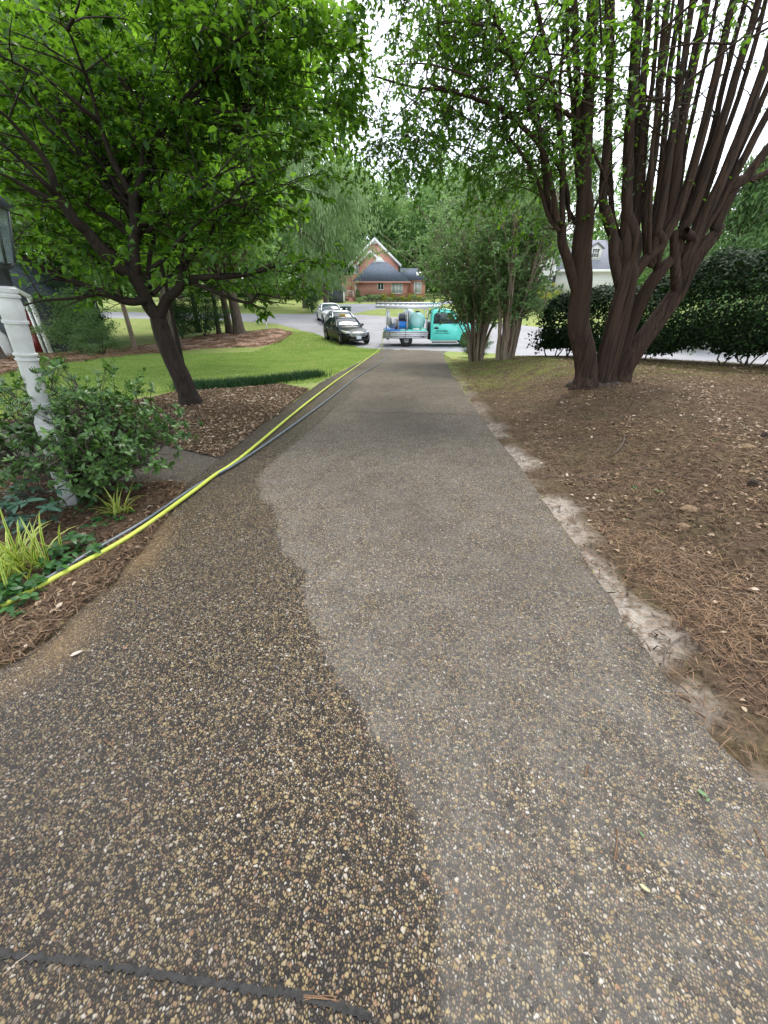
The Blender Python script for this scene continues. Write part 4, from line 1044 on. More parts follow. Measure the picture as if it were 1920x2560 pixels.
# ---- dogwood over the left of the driveway
rg = np.random.RandomState(11)
a2 = lambda x, y, d: P(x/1.728, y/1.728, d)
a4 = lambda x, y, d: P(x/2.37, 560+y/2.37, d)
a6 = lambda x, y, d: P(560+x/5.53, 640+y/5.53, d)
DY = 6.75
db = gp(482, 1012); db = np.array((db[0], db[1], db[2]-.1))
trunk = limb([db, a4(1085,930,DY), a4(1020,790,DY), a4(965,650,DY), a4(940,560,DY)], .165, .125, 8); trunk[1][:6] += np.linspace(.07, 0, 6)
fork = trunk[0][-1]
prim = [
 limb([fork, a4(880,480,6.7), a4(845,400,6.65), a4(790,310,6.6), a4(700,255,6.5), a4(600,150,6.4), a4(510,40,6.3), a2(330,960,6.2), a2(250,850,6.1)], .105, .062),
 limb([a2(250,850,6.1), a2(200,700,6.0), a2(80,560,5.85), a2(0,480,5.7), a2(-120,400,5.5)], .052, .02),
 limb([a2(250,850,6.1), a2(180,780,5.9), a2(100,700,5.8), a2(0,620,5.6), a2(-150,560,5.4)], .045, .02),
 limb([a2(255,880,6.1), a2(120,810,6.0), a2(0,750,5.9), a2(-150,720,5.8)], .035, .015),
 limb([a4(790,310,6.6), a4(800,230,6.6), a4(790,120,6.6), a4(800,0,6.6), a2(585,1000,6.6), a2(575,860,6.6)], .075, .06),
 limb([a2(575,860,6.6), a2(500,720,6.5), a2(440,560,6.4), a2(390,380,6.3), a2(345,260,6.1), a2(290,130,5.9), a2(200,70,5.8)], .045, .018),
 limb([a2(430,530,6.4), a2(370,480,6.2), a2(240,370,6.0), a2(120,300,5.8), a2(0,240,5.6), a2(-120,170,5.5)], .034, .016),
 limb([a2(290,130,5.9), a2(320,70,5.8), a2(345,0,5.7), a2(360,-90,5.6)], .02, .012),
 limb([a2(575,860,6.6), a2(610,760,6.7), a2(640,670,6.8), a2(700,550,6.8), a2(780,450,6.8), a2(860,350,6.7), a2(960,280,6.6), a2(1000,190,6.5), a2(1110,120,6.3), a2(1250,20,6.1)], .046, .016),
 limb([a2(610,760,6.7), a2(620,600,6.7), a2(610,480,6.8), a2(650,300,6.9), a2(680,100,7.0), a2(670,-60,7.0)], .035, .018),
 limb([a4(870,450,6.65), a4(760,460,6.4), a4(620,410,6.3), a4(400,330,6.1), a4(200,240,5.9), a4(80,190,5.7), a4(-60,130,5.5)], .058, .03),
 limb([a4(620,412,6.3), a4(430,440,6.1), a4(250,455,5.9), a4(90,495,5.7), a4(-40,520,5.6)], .026, .012),
 limb([fork, a4(990,450,6.8), a4(1050,395,6.8), a4(1120,330,6.75), a4(1290,312,6.7), a4(1440,300,6.6), a4(1560,265,6.55), a4(1659,235,6.5), a6(480,230,6.5), a6(620,150,6.4), a6(900,110,6.35), a6(1170,40,6.3)], .085, .016),
 limb([a4(1040,400,6.8), a4(1120,210,7.0), a4(1220,110,7.1), a4(1270,0,7.1), a2(930,960,7.2), a2(950,880,7.2), a2(1010,860,7.2)], .045, .018),
 limb([a2(930,970,7.2), a2(1010,940,7.2), a2(1090,920,7.15), a2(1150,870,7.1), a2(1260,800,7.0), a2(1370,740,6.9)], .026, .010),
 limb([a4(1130,345,6.75), a6(280,640,6.6), a6(480,525,6.5), a6(680,570,6.4), a6(850,580,6.35), a6(960,520,6.3)], .03, .010),
 limb([a6(400,580,6.55), a6(700,640,6.4), a6(980,670,6.3)], .016, .008),
 limb([a4(1050,395,6.8), a4(1080,210,6.9), a4(1090,0,7.0), a2(780,1000,7.0), a2(790,800,7.0), a2(880,600,6.9)], .032, .014),
 limb([a2(880,600,6.9), a2(960,590,6.9), a2(1030,540,6.9)], .014, .008),
]
for (ex, ey, ed, bx, by) in [(1490,130,6.6,860,350),(1530,330,6.5,860,350),(1500,500,6.4,700,550),(1400,640,6.6,700,550),(1310,250,6.9,780,450),(1390,40,6.7,960,280),(1250,430,7.2,700,550),(1200,620,7.2,700,550),(1100,330,7.3,780,450),(1050,-60,6.9,960,280),(1180,120,6.9,960,280),(1400,180,7.1,860,350),(1280,-40,7.0,960,280),(1450,420,7.0,860,350),(1520,230,6.3,1000,190),(1330,540,6.9,780,450),(1500,640,6.5,780,450),(850,-80,6.9,860,350),(1420,760,6.6,930,960),(1240,900,7.0,930,960)]:
    s_ = a2(bx, by, 6.8); e_ = a2(ex, ey, ed); mid_ = (s_+e_)/2+np.array((0, .12, .14)); prim.append(limb([s_, mid_, e_], .022, .007, 6, rg, .015))
for (sx, sy, sd, ex, ey, ed) in [(620,410,6.3,300,560,5.9),(850,450,6.6,600,520,6.0),(990,450,6.8,1180,470,6.3),(1290,312,6.7,1480,440,6.4),(1440,300,6.6,1640,400,6.3),(400,330,6.1,150,400,5.6),(1120,330,6.75,1330,430,6.5)]:
    s_ = a4(sx, sy, sd); e_ = a4(ex, ey, ed); prim.append(limb([s_, (s_+e_)/2+UP*.05, e_], .016, .006, 6, rg, .01))
for k in range(22):                      # limbs at the back and sides, away from the viewer
    az = R(rg.uniform(-20, 200)); el = R(rg.uniform(10, 55)); ln = rg.uniform(2.0, 3.1)
    s = fork+np.array((0, 0, rg.uniform(.2, 1.6))); d = np.array((math.cos(az)*math.cos(el), math.sin(az)*math.cos(el)*.9, math.sin(el)))
    prim.append(limb([s, s+d*ln*.35+UP*.12, s+d*ln*.7+UP*.18, s+d*ln], .035, .010, 6, rg, .015))
for k in range(8):                       # upper limbs
    az = R(rg.uniform(0, 360)); s = fork+np.array((rg.uniform(-.6, .8), rg.uniform(-.2, .5), rg.uniform(1.4, 2.6)))
    d = np.array((math.cos(az)*.6, math.sin(az)*.5, .7)); ln = rg.uniform(1.3, 2.1)
    prim.append(limb([s, s+d*ln*.5+UP*.05, s+d*ln], .024, .009, 6, rg, .01))
prim = [(p, r if i < 1 or r[-1] > .022 else np.maximum(.004, r*np.clip(np.linspace(1.0, .3, len(r)), 0, 1))) for i, (p, r) in enumerate(prim)]
sec = grow(prim, rg, 3.6, .9, .12, .08, .8, .10, .010, 1.05, 6.2, flat=True)
ter = grow(sec, rg, 6.6, .38, .12, .02, .75, .10, .004, 1.05, 7, flat=True)
dt = thing('dogwood_tree', 'dogwood tree with dark spreading limbs and broad leaves left of the driveway', 'tree', tuple(db))
tubes(loc_([trunk]+prim, db), 9, 'trunk', M['bark_dog'], dt)
tubes(loc_(sec, db), 5, 'branch', M['bark_dog'], dt); tubes(loc_(ter, db), 3, 'twig', M['twig'], dt)
lp_, ld_, ln_ = leaves_on(ter, rg, 36, .15, .26, .24, .85)
l2, d2, n2 = leaves_on(sec, rg, 9, .4, .38, .4, .8)
lp_ = np.vstack([lp_, l2]); ld_ = np.vstack([ld_, d2]); ln_ = np.vstack([ln_, n2])
keep = (rg.rand(len(lp_)) < np.where(lp_[:, 1] < 6.25, .28, 1.0)) & (lp_[:, 0] < -.18-.03*(lp_[:, 2]-2.0)) & (lp_[:, 2] > 1.10+.12*np.sin(lp_[:, 0]*5)) & (lp_[:, 1] > 4.2)
lp_, ld_, ln_ = lp_[keep], ld_[keep], ln_[keep]
print('dogwood leaves', len(lp_))
put('crown', leaf_mesh('crown', lp_-db, ld_, ln_, rg.uniform(.068, .125, len(lp_)), .58, M['dogwood'], .22, .3), dt)

# ---- big crape myrtle on the right bank
rg = np.random.RandomState(5)
a3 = lambda x, y, d: P(960+x/1.728, y/1.728, d)
a5 = lambda x, y, d: P(1200+x/2.304, 560+y/2.304, d)
mb0 = gp(1500, 962); mb = np.array((mb0[0], mb0[1]+.05, mb0[2]-.12)); MY = 6.85
mt = thing('crape_myrtle', 'large multi trunked crape myrtle with fluted brown stems on the right bank', 'tree', tuple(mb))
T = []
T.append(limb([a5(600,960,MY-.05), a5(615,850,MY), a5(600,720,MY), a5(570,590,MY), a5(575,460,MY), a5(590,330,MY), a5(585,200,MY), a5(595,60,MY), a5(605,0,MY), a3(868,900,MY), a3(871,780,MY)], .165, .105, 6))
T.append(limb([a5(700,960,MY), a5(720,840,MY), a5(760,680,MY), a5(800,520,MY), a5(830,400,MY), a5(850,300,MY), a5(868,200,MY)], .165, .13, 6))
T.append(limb([a5(790,950,MY+.1), a5(830,830,MY+.12), a5(920,690,MY+.15), a5(1030,540,MY+.2), a5(1130,400,MY+.2), a5(1190,280,MY+.2), a5(1270,150,MY+.2), a5(1370,40,MY+.2)], .14, .10, 6))
T.append(limb([a5(745,960,MY+.15), a5(800,780,MY+.2), a5(880,560,MY+.2), a5(950,400,MY+.15), a5(1040,270,MY+.1), a5(1120,190,MY+.1)], .11, .075, 6))
for q in T: q[1][:] *= .95
for q in T[:2]: q[1][-5:] *= np.linspace(.96, .5, 5)
for q in T[2:]: q[1][-5:] *= np.linspace(.98, .75, 5)
for q in T[:3]: q[1][:5] += np.array((.07, .05, .03, .015, .005))
S_ = []
def st(pts, r0, r1, d, hub=None):
    dl = [d+i*.04 for i in range(len(pts))]
    if hub is not None: dl[0] = hub; dl[1] = hub*.6+dl[1]*.4
    p, r = limb([a3(x, y, q) for (x, y), q in zip(pts, dl)], r0*1.03, r1, 5, rg, .003)
    if hub is not None: r[:5] *= np.linspace(.35, .95, 5)
    S_.append((p, r))
st([(868,900),(872,700),(880,500),(890,300),(897,120),(905,-60),(915,-250)], .085, .05, MY)
st([(855,900),(838,700),(838,500),(832,300),(825,100),(818,-100)], .05, .035, MY+.05)
st([(850,860),(820,600),(815,450),(800,300),(790,100),(800,-80)], .03, .018, MY+.1)
# left fork and its thin arching stems
S_.append(limb([a5(575,440,MY), a5(540,330,MY), a5(505,200,MY-.05), a5(475,110,MY-.05), a3(770,980,MY-.05)], .075, .06, 5))
st([(770,980),(770,850),(765,600),(735,420),(710,260),(680,120),(645,-20),(610,-160)], .04, .022, MY-.05)
st([(765,970),(715,900),(690,720),(670,560),(610,420),(560,290),(520,170),(470,60),(430,-60)], .04, .018, MY-.1)
st([(755,1000),(705,920),(670,800),(620,700),(545,600),(500,540),(475,480)], .028, .012, MY-.15)
st([(750,960),(720,780),(680,640),(600,550),(500,465),(420,435),(330,405),(240,390),(100,370),(-40,330)], .036, .010, MY-.2)
st([(330,405),(260,380),(190,350),(190,250),(190,130)], .012, .006, MY-.3)
st([(420,435),(360,400),(430,380),(530,375)], .012, .007, MY-.2)
st([(820,510),(760,470),(690,430),(620,400)], .026, .012, MY-.1)
st([(800,960),(790,800),(740,700),(690,600),(640,420),(600,300),(560,180)], .022, .010, MY+.1)
st([(830,970),(790,880),(780,740),(770,600),(760,400),(770,250),(780,60)], .028, .014, MY+.15)
st([(880,960),(920,880),(955,780),(1000,700)], .022, .012, MY-.05)
st([(900,640),(950,760),(975,850)], .02, .016, MY)
# upright stems of the right half: x at y=1080, 900, 600, 300, 0
for (xs_, r, d) in [((1010,950,965,975,965,960), .058, 0), ((1000,985,975,985,990,1000), .036, .15), ((1040,1050,1060,1080,1095,1105), .072, -.05), ((1090,1090,1110,1125,1150,1170), .055, .1), ((1075,1110,1130,1165,1185,1200), .034, .25),
        ((1120,1135,1175,1195,1225,1240), .055, 0), ((1140,1175,1210,1235,1280,1300), .044, .2), ((1155,1200,1240,1290,1330,1350), .052, -.05), ((1180,1240,1275,1330,1395,1430), .072, .1), ((1170,1215,1255,1270,1290,1310), .03, .3),
        ((1200,1260,1310,1380,1440,1470), .034, .3), ((1210,1280,1370,1440,1510,1550), .062, 0), ((1240,1310,1410,1480,1560,1600), .044, .2), ((1260,1340,1440,1530,1620,1660), .062, .05), ((1290,1370,1470,1570,1650,1700), .04, .25),
        ((1300,1400,1530,1640,1720,1780), .07, 0), ((1320,1420,1560,1690,1800,1880), .045, .2), ((1340,1440,1600,1760,1880,1960), .055, .1), ((1060,1075,1085,1100,1120,1140), .03, .35), ((1130,1150,1160,1210,1250,1260), .026, -.2)]:
    ys_ = (1120, 900, 600, 300, 0, -190)
    x0_ = xs_[0]; hub = (1052, 1195) if x0_ < 1110 else ((1175, 1125) if x0_ < 1225 else (1307, 1175))
    k_ = rg.rand(); pre = [(hub[0]*.75+x0_*.25, hub[1]+rg.uniform(0, 30)), (hub[0]*.35+x0_*.65, 1120+rg.uniform(-75, 25))]
    st(pre+list(zip(xs_, ys_))[1:], r*1.22, r*.52, MY+d, MY+.2 if x0_ >= 1225 else MY+.02)
S_.append(limb([a5(825,420,MY), a5(795,300,MY), a5(772,190,MY), a5(762,60,MY), a3(955,900,MY)], .085, .06, 5))
S_.append(limb([a5(845,330,MY), a5(880,210,MY), a5(900,100,MY), a3(1050,930,MY)], .10, .075, 5))
S_.append(limb([a5(870,320,MY), a5(960,200,MY), a5(1050,120,MY), a3(1180,1000,MY)], .085, .06, 5))
S_.append(limb([a5(1130,400,MY+.2), a5(1125,270,MY+.1), a5(1120,130,MY+.1), a3(1250,1000,MY+.1)], .08, .055, 5))
S_.append(limb([a5(1150,350,MY+.2), a5(1180,210,MY+.1), a5(1230,100,MY+.1), a3(1300,1000,MY)], .075, .06, 5))
S_.append(limb([a5(1370,40,MY+.2), a3(1440,960,MY+.2), a3(1520,800,MY+.2), a3(1560,770,MY+.2), a3(1659,640,MY+.2), a3(1800,480,MY+.2)], .085, .05, 5))
S_.append(limb([a3(1560,775,MY+.2), a3(1600,770,MY+.2), a3(1700,720,MY+.2), a3(1850,640,MY+.2)], .05, .03, 5))
knob = []
for k in range(0):                       # pruning knuckles on the stems
    p, r = S_[rg.randint(0, len(S_))]; i = rg.randint(1, len(p)-1)
    if r[i] > .028 and p[i][2] > 1.4:
        d = nrm(rg.normal(0, 1, 3)*np.array((1, 1, .4))+UP*.5); knob.append((np.array([p[i], p[i]+d*r[i]*1.1, p[i]+d*r[i]*1.5]), np.array((r[i]*.7, r[i]*.5, r[i]*.01))))
A = Acc()
def fluted(p, r, n=14, amp=.12, seed=0):
    V, F = tube(p, r, n); q = np.random.RandomState(seed)
    f = 1+amp*np.sin(np.arange(n)*3*2*math.pi/n+q.rand()*6)[None]*1+amp*.6*np.sin(np.arange(n)*5*2*math.pi/n+np.linspace(0, 3, len(p))[:, None])
    V = V.reshape(len(p), n, 3); c = p[:, None]; return (c+(V-c)*f[..., None]).reshape(-1, 3), F
for i, (p, r) in enumerate(T): A.add(*fluted(p-mb, r, 22, .17, i))
put('trunk', A.mesh('trunk', M['bark_myr']), mt)
A = Acc()
for i, (p, r) in enumerate(S_): A.add(*fluted(p-mb, r, 10, .06, i+20))
for p, r in knob: A.add(*tube(p-mb, r, 7))
put('stem', A.mesh('stem', M['bark_myr']), mt)
m = MB(); rr_ = []
th_ = np.linspace(0, 2*math.pi, 20, endpoint=False)
for f_, z in ((1.25, -.02), (1.0, .12), (.7, .20), (.1, .24)):
    rr_.append([((.50+.10*math.sin(3*t+1)+.06*math.sin(7*t))*f_*math.cos(t), (.40+.08*math.sin(4*t))*f_*math.sin(t), z+.03*math.sin(5*t)*f_) for t in th_])
m.loft(rr_).build('root_crown', M['root'], mt, True, sub=1)
st([(240,390),(150,450),(100,560),(110,700),(150,790)], .010, .004, MY-.35)
st([(330,405),(310,520),(270,640),(240,720)], .010, .004, MY-.3)
st([(100,370),(20,430),(-60,540),(-50,660)], .009, .004, MY-.4)
st([(480,470),(430,560),(360,640),(350,720)], .010, .004, MY-.2)
nl_ = len(S_)
st([(640,420),(470,180),(270,40),(60,-50),(-220,-110)], .014, .005, MY-.2)
st([(600,400),(400,240),(180,130),(-60,70),(-300,50)], .013, .005, MY-.25)
st([(520,170),(380,60),(200,-40),(0,-120)], .012, .005, MY-.1)
st([(560,290),(420,150),(330,0),(250,-120)], .012, .005, MY+.3)
st([(500,465),(350,300),(150,210),(-40,180),(-240,190)], .012, .004, MY+.4)
st([(600,550),(420,330),(300,200),(120,60)], .012, .005, MY+.6)
st([(720,300),(620,100),(560,-60)], .012, .006, MY+.4)
nt_ = len(S_)
hi = [(p, r) for p, r in S_ if p[:, 2].max() > 2.6]
sec = grow(hi, rg, 1.6, .75, .25, .25, .6, .25, .010, 2.55, 7.5)
left = [S_[i] for i in (3, 4, 5, 6, 7, 8, 9, 10, 11, 12)]+S_[nl_-4:nl_]*2+S_[nl_:nt_]
sec += grow(left, rg, 7.0, .80, .18, .10, .8, .32, .008, 1.95, 7.0)
for k in range(60):                      # leafy top above the frame and over the drive
    az = R(rg.uniform(90, 290)); s = np.array((rg.uniform(.9, 3.6), rg.uniform(5.4, 8.0), rg.uniform(3.3, 4.7)))
    d = nrm(np.array((math.cos(az), math.sin(az)*.7, rg.uniform(-.1, .6)))); sec.append(limb([s, s+d*.5, s+d*.9-UP*.08], .012, .005))
ter = grow(sec, rg, 8.0, .36, .1, .0, .7, .3, .004, 1.9, 8)
tubes(loc_(sec, mb), 5, 'branch', M['bark_myr'], mt); tubes(loc_(ter, mb), 3, 'twig', M['twig'], mt)
lp_, ld_, ln_ = leaves_on(ter, rg, 48, .1, .6, .35, .85)
l2, d2, n2 = leaves_on(sec, rg, 10, .3, .6, .3, .85); lp_ = np.vstack([lp_, l2]); ld_ = np.vstack([ld_, d2]); ln_ = np.vstack([ln_, n2])
keep = rg.rand(len(lp_)) < np.where((lp_[:, 0] > 3.1) & (lp_[:, 2] < 4.3), .06, np.where(lp_[:, 0] > 3.6, .25, .85))
keep &= lp_[:, 2] > np.interp(lp_[:, 0], [0, .6, 1.6, 3.0, 5], [2.75, 2.35, 2.05, 2.0, 2.2])
lp_, ld_, ln_ = lp_[keep], ld_[keep], ln_[keep]
print('myrtle leaves', len(lp_))
put('crown', leaf_mesh('crown', lp_-mb, ld_, ln_, rg.uniform(.042, .075, len(lp_)), .52, M['myrtle'], simple=True, droop=.12), mt)

# ---- bushy crape myrtle clumps near the street
def clump(name, label, base, height, rad, nst, seed, nleaf, lean=(0, 0)):
    rg = np.random.RandomState(seed); b = np.array(base)
    o = thing(name, label, 'tree', tuple(b)); stems = []
    for k in range(nst):
        a = rg.uniform(0, 2*math.pi); r0 = rg.uniform(.02, .26); e = rad*rg.uniform(.12, 1.0); h = height*rg.uniform(.7, 1.0)
        p0 = np.array((math.cos(a)*r0, math.sin(a)*r0, -.05)); a2_ = a+rg.normal(0, .5)
        p3 = np.array((math.cos(a2_)*e+lean[0], math.sin(a2_)*e+lean[1], h))
        pm = p0*.9+(p3-p0)*np.array((.13, .13, .3)); pm2 = p0+(p3-p0)*np.array((.45, .45, .68))
        rr = rg.choice([.05, .035, .025, .02, .06]); stems.append(limb([p0, pm, pm2, p3], rr, .008, 6, rg, .012))
    tubes(stems, 7, 'stem', M['bark_pale'], o)
    sec = grow(stems, rg, 4.6, .85, .16, .2, .7, .08, .009, 1.0, 9); ter = grow(sec, rg, 3.4, .35, .2, .05, .7, .1, .004, .85, 9)
    tubes(sec, 4, 'branch', M['bark_pale'], o)
    c, d, n = leaves_on(ter, rg, 50, .1, .6, .1, .9); c2, d2, n2 = leaves_on(sec, rg, 34, .2, .6, .1, .9)
    c = np.vstack([c, c2]); d = np.vstack([d, d2]); n = np.vstack([n, n2])
    if len(c) > nleaf: s = rg.choice(len(c), nleaf, False); c, d, n = c[s], d[s], n[s]
    print(name, len(c))
    put('crown', leaf_mesh('crown', c, d, n, rg.uniform(.06, .10, len(c)), .55, M['shrub'], simple=True, droop=.1), o)
    return o
q = gp(1190, 905); clump('bushy_crape_myrtle', 'bushy pale green multi stemmed crape myrtle beside the turquoise truck', (q[0], q[1], q[2]), 4.4, 3.0, 40, 21, 40000, (-.45, -.2))
q = gp(1266, 900); clump('bushy_crape_myrtle', 'bushy crape myrtle clump with pale thin stems next to the hedge end', (q[0], q[1]+.1, q[2]), 4.6, 2.0, 30, 22, 28000, (.0, .1))

# ---- dark hedge on the right
rg = np.random.RandomState(9)
hd = HB-HA; hl = np.linalg.norm(hd); Lh_ = hl+4.0
ho = np.array((HA[0], HA[1], float(g(*HA))))
hg = thing('hedge', 'long dark evergreen hedge on the right with bare stems at its foot', 'hedge', tuple(ho))
def htop(s): return 1.55+.95*sst(s, .0, 6.0)+.10*np.sin(s*2.3)+.06*np.sin(s*5.7+1)
n = 70000
s = np.concatenate([rg.uniform(-.1, Lh_, n), rg.normal(.15, .3, 3500)]); n = len(s)
a = rg.uniform(0, 2*math.pi, n); rad_ = 1-np.abs(rg.normal(0, .16, n)); rad_ = np.clip(rad_, .1, 1.08)
endf = np.clip((s+.55)/.9, .15, 1)**.5
H_ = htop(s)
u_ = np.sign(np.cos(a))*np.abs(np.cos(a))**.7*rad_*.95*endf; v_ = np.sign(np.sin(a))*np.abs(np.sin(a))**.7*rad_
u_ = u_*(1+.13*np.sin(s*3.1+v_*3)+.08*np.sin(s*7.3))
zc = H_*.58; zh = H_*.435*(.75+.25*endf)
zz = zc+v_*zh
zz = np.where(v_ < -.6, zz+.08*np.sin(s*4)+rg.normal(0, .05, n), zz)
px_ = HA[0]+_hd[0]*s+_hn[0]*u_; py_ = HA[1]+_hd[1]*s+_hn[1]*u_
gz_ = g(HA[0]+_hd[0]*s-_hn[0]*.3, HA[1]+_hd[1]*s-_hn[1]*.3)
pos = np.stack([px_, py_, gz_+zz], 1)-ho
outd = np.stack([_hn[0]*u_, _hn[1]*u_, v_*.8], 1); outd = nrm(outd+rg.normal(0, .35, (n, 3)))
dirs = nrm(rg.normal(0, 1, (n, 3))*np.array((1, 1, .5))-UP*.35+outd*.4)
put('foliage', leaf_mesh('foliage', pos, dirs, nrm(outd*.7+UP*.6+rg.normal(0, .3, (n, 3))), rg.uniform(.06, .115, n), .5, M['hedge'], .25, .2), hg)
hs = []
for k in range(46):
    sx = rg.uniform(0, Lh_); b_ = np.array((HA[0]+_hd[0]*sx, HA[1]+_hd[1]*sx)); h0 = float(g(*b_))
    a = rg.uniform(0, 6.28); e = rg.uniform(.2, .7); ht_ = float(htop(sx))*rg.uniform(.6, .9)
    for j in range(rg.randint(2, 4)):
        a += rg.uniform(1, 2.5); p0 = np.array((b_[0]+rg.normal(0, .05), b_[1]+rg.normal(0, .05), h0-.06))
        hs.append(limb([p0, p0+np.array((math.cos(a)*e*.4, math.sin(a)*e*.4, .4)), p0+np.array((math.cos(a)*e, math.sin(a)*e, ht_))], .022, .008, 5, rg, .012))
hs2 = grow(hs, rg, 2.5, .5, .3, .1, .7, 0, .008)
tubes(loc_(hs+hs2, ho), 5, 'stem', M['bark_grey'], hg)

# ---- azalea around the lamp post
rg = np.random.RandomState(31)
az_ = gp(300, 1205); azb = np.array((-2.66, 3.2, float(g(-2.66, 3.2))+.03))
zo = thing('azalea_bush', 'azalea bush with small glossy leaves growing round the lamp post', 'bush', tuple(azb))
stems = []
for k in range(64):
    a = rg.uniform(0, 6.283); e = .86*math.sqrt(rg.uniform(.03, 1)); h = rg.uniform(.5, 1.12)*(1-.45*(e/.86)**3)
    sxx = 1.0 if math.cos(a) > 0 else 1.12
    stems.append(limb([(rg.normal(0, .05), rg.normal(0, .05), -.03), (math.cos(a)*e*.35, math.sin(a)*e*.3, h*.3), (math.cos(a)*e*.8*sxx, math.sin(a)*e*.65, h*.72), (math.cos(a)*e*1.0*sxx, math.sin(a)*e*.8, h)], .011, .004, 5, rg, .012))
sec = grow(stems, rg, 13.0, .26, .18, .35, .6, .0, .004, .12, 2); ter = grow(sec, rg, 9, .11, .3, .4, .6, 0, .0025)
tubes(stems, 6, 'stem', M['bark_grey'], zo); tubes(sec+ter, 4, 'twig', M['twig'], zo)
C, Dd, Nn, Ls = [], [], [], []
for p, r in sec+ter+stems:               # whorls of leaves at each shoot tip
    tip = p[-1]; d0 = nrm(p[-1]-p[-2])
    for k in range(rg.randint(5, 9)):
        h = rg.normal(0, 1, 3); h -= d0*np.dot(h, d0); h = nrm(h); d = nrm(h+d0*rg.uniform(.1, .8)); C.append(tip-d0*rg.uniform(0, .03)); Dd.append(d); Nn.append(nrm(d0+rg.normal(0, .2, 3)+UP*.4)); Ls.append(rg.uniform(.034, .064))
print('azalea leaves', len(C))
put('foliage', leaf_mesh('foliage', np.array(C), np.array(Dd), np.array(Nn), np.array(Ls), .48, M['azalea'], .18, .12), zo)

# ---- strap leaved and broad leaved plants in the front bed
def blades(name, rg, n, L, wd, mat, parent, base_r=.05, segs=7, lean=.8, stiff=1.0):
    Vs, Fs, E = [], [], []; c = 0
    for k in range(n):
        a = rg.uniform(0, 6.283); l = L*rg.uniform(.6, 1.15); ln = lean*rg.uniform(.25, 1.25); b = np.array((rg.normal(0, base_r), rg.normal(0, base_r), -.01))
        d = np.array((math.cos(a), math.sin(a), 0)); sd = np.array((-math.sin(a), math.cos(a), 0)); th = R(84)-ln*.35; p = b.copy()
        for j in range(segs+1):
            t = j/segs; ww = wd*(.55+.6*math.sin(min(1, t*1.5+.15)*math.pi/2))*(1-t**3)*.5+.0004
            nv = np.array((-math.sin(th)*d[0], -math.sin(th)*d[1], math.cos(th)))
            Vs += [p-sd*ww+nv*ww*.25, p, p+sd*ww+nv*ww*.25]; E += [1, 0, 1]
            th -= ln*1.9/segs*(t+.25)*stiff; p = p+(d*math.cos(th)+UP*math.sin(th))*l/segs
        for j in range(segs):
            o = c+j*3; Fs += [(o, o+1, o+4, o+3), (o+1, o+2, o+5, o+4)]
        c += 3*(segs+1)
    me = np_mesh(name, Vs, [Fs], mat, True); at = me.attributes.new('edge', 'FLOAT', 'POINT'); at.data.foreach_set('value', np.array(E, np.float32))
    return put(name, me, parent)
rg = np.random.RandomState(41)
q = gp(62, 1440); li = thing('liriope_plant', 'large clump of yellow striped strap leaves at the left edge by the hoses', 'plant', tuple(q))
blades('leaf_blade', rg, 95, .42, .0165, M['variegated'], li, .085, lean=.75)
q = gp(305, 1292); li2 = thing('liriope_plant', 'small clump of yellow striped strap leaves at the foot of the azalea', 'plant', tuple(q))
blades('leaf_blade', rg, 30, .29, .0125, M['variegated'], li2, .03, lean=.8)
def leafy(name, label, pix, n_st, h, L, wr, mat, seed, spread=.12, whorl=5, cat='plant'):
    rg = np.random.RandomState(seed); q = gp(*pix); o = thing(name, label, cat, tuple(q)); st_ = []; C, Dd, Nn, Ls = [], [], [], []
    for k in range(n_st):
        a = rg.uniform(0, 6.28); r = spread*math.sqrt(rg.rand()); b = np.array((r*math.cos(a), r*math.sin(a), -.01)); hh = h*rg.uniform(.55, 1.1)
        t_ = b+np.array((rg.normal(0, .25)*hh, rg.normal(0, .25)*hh, hh)); st_.append(limb([b, (b+t_)/2+rg.normal(0, .01, 3), t_], .0035, .002, 4))
        for z in (1.0, .62):
            c = b+(t_-b)*z; a0 = rg.uniform(0, 6.28)
            for j in range(whorl if z == 1 else max(2, whorl-2)):
                aa = a0+j*2*math.pi/whorl+rg.normal(0, .25); d = nrm(np.array((math.cos(aa), math.sin(aa), rg.uniform(-.25, .35)))); C.append(c); Dd.append(d); Nn.append(nrm(UP+rg.normal(0, .25, 3))); Ls.append(L*rg.uniform(.6, 1.2)*(1 if z == 1 else .85))
    tubes(st_, 4, 'stem', M['twig'], o)
    put('foliage', leaf_mesh('foliage', np.array(C), np.array(Dd), np.array(Nn), np.array(Ls), wr, mat, .15, .22), o); return o
leafy('leafy_plant', 'rounded fresh green leaves below the large striped clump by the yellow hose', (40,1500), 26, .13, .060, .62, M['cover'], 51, .16, 4)
leafy('leafy_plant', 'green sprig whose leaves overlap the dark hose beside the striped clump', (150,1432), 9, .12, .052, .62, M['cover'], 52, .06, 4)
leafy('leafy_plant', 'blue green broad leaved plant between the striped clump and the lamp post', (95,1330), 13, .30, .105, .42, M['bluecover'], 53, .17, 5)
leafy('leafy_plant', 'blue green leaved plant at the left edge of the bed in front of the walkway', (15,1290), 9, .28, .11, .42, M['bluecover'], 54, .14, 5)
leafy('leafy_plant', 'dark green low leaves right of the large striped clump', (200,1400), 15, .14, .075, .5, M['cover'], 55, .15, 4)
leafy('leafy_plant', 'low green leaflets around the small striped clump', (290,1310), 14, .08, .04, .6, M['cover'], 56, .14, 4)
leafy('leafy_plant', 'dark low leaves beneath the azalea beside the white post foot', (245,1270), 14, .13, .055, .55, M['under'], 57, .15, 4)
leafy('seedling', 'small green seedling on the mulch below the yellow hose', (118,1530), 5, .055, .022, .6, M['cover'], 58, .03, 4, 'seedling')
leafy('seedling', 'pale seedling poking up beside the yellow hose at the left edge', (48,1552), 4, .07, .024, .6, M['cover'], 59, .03, 4, 'seedling')
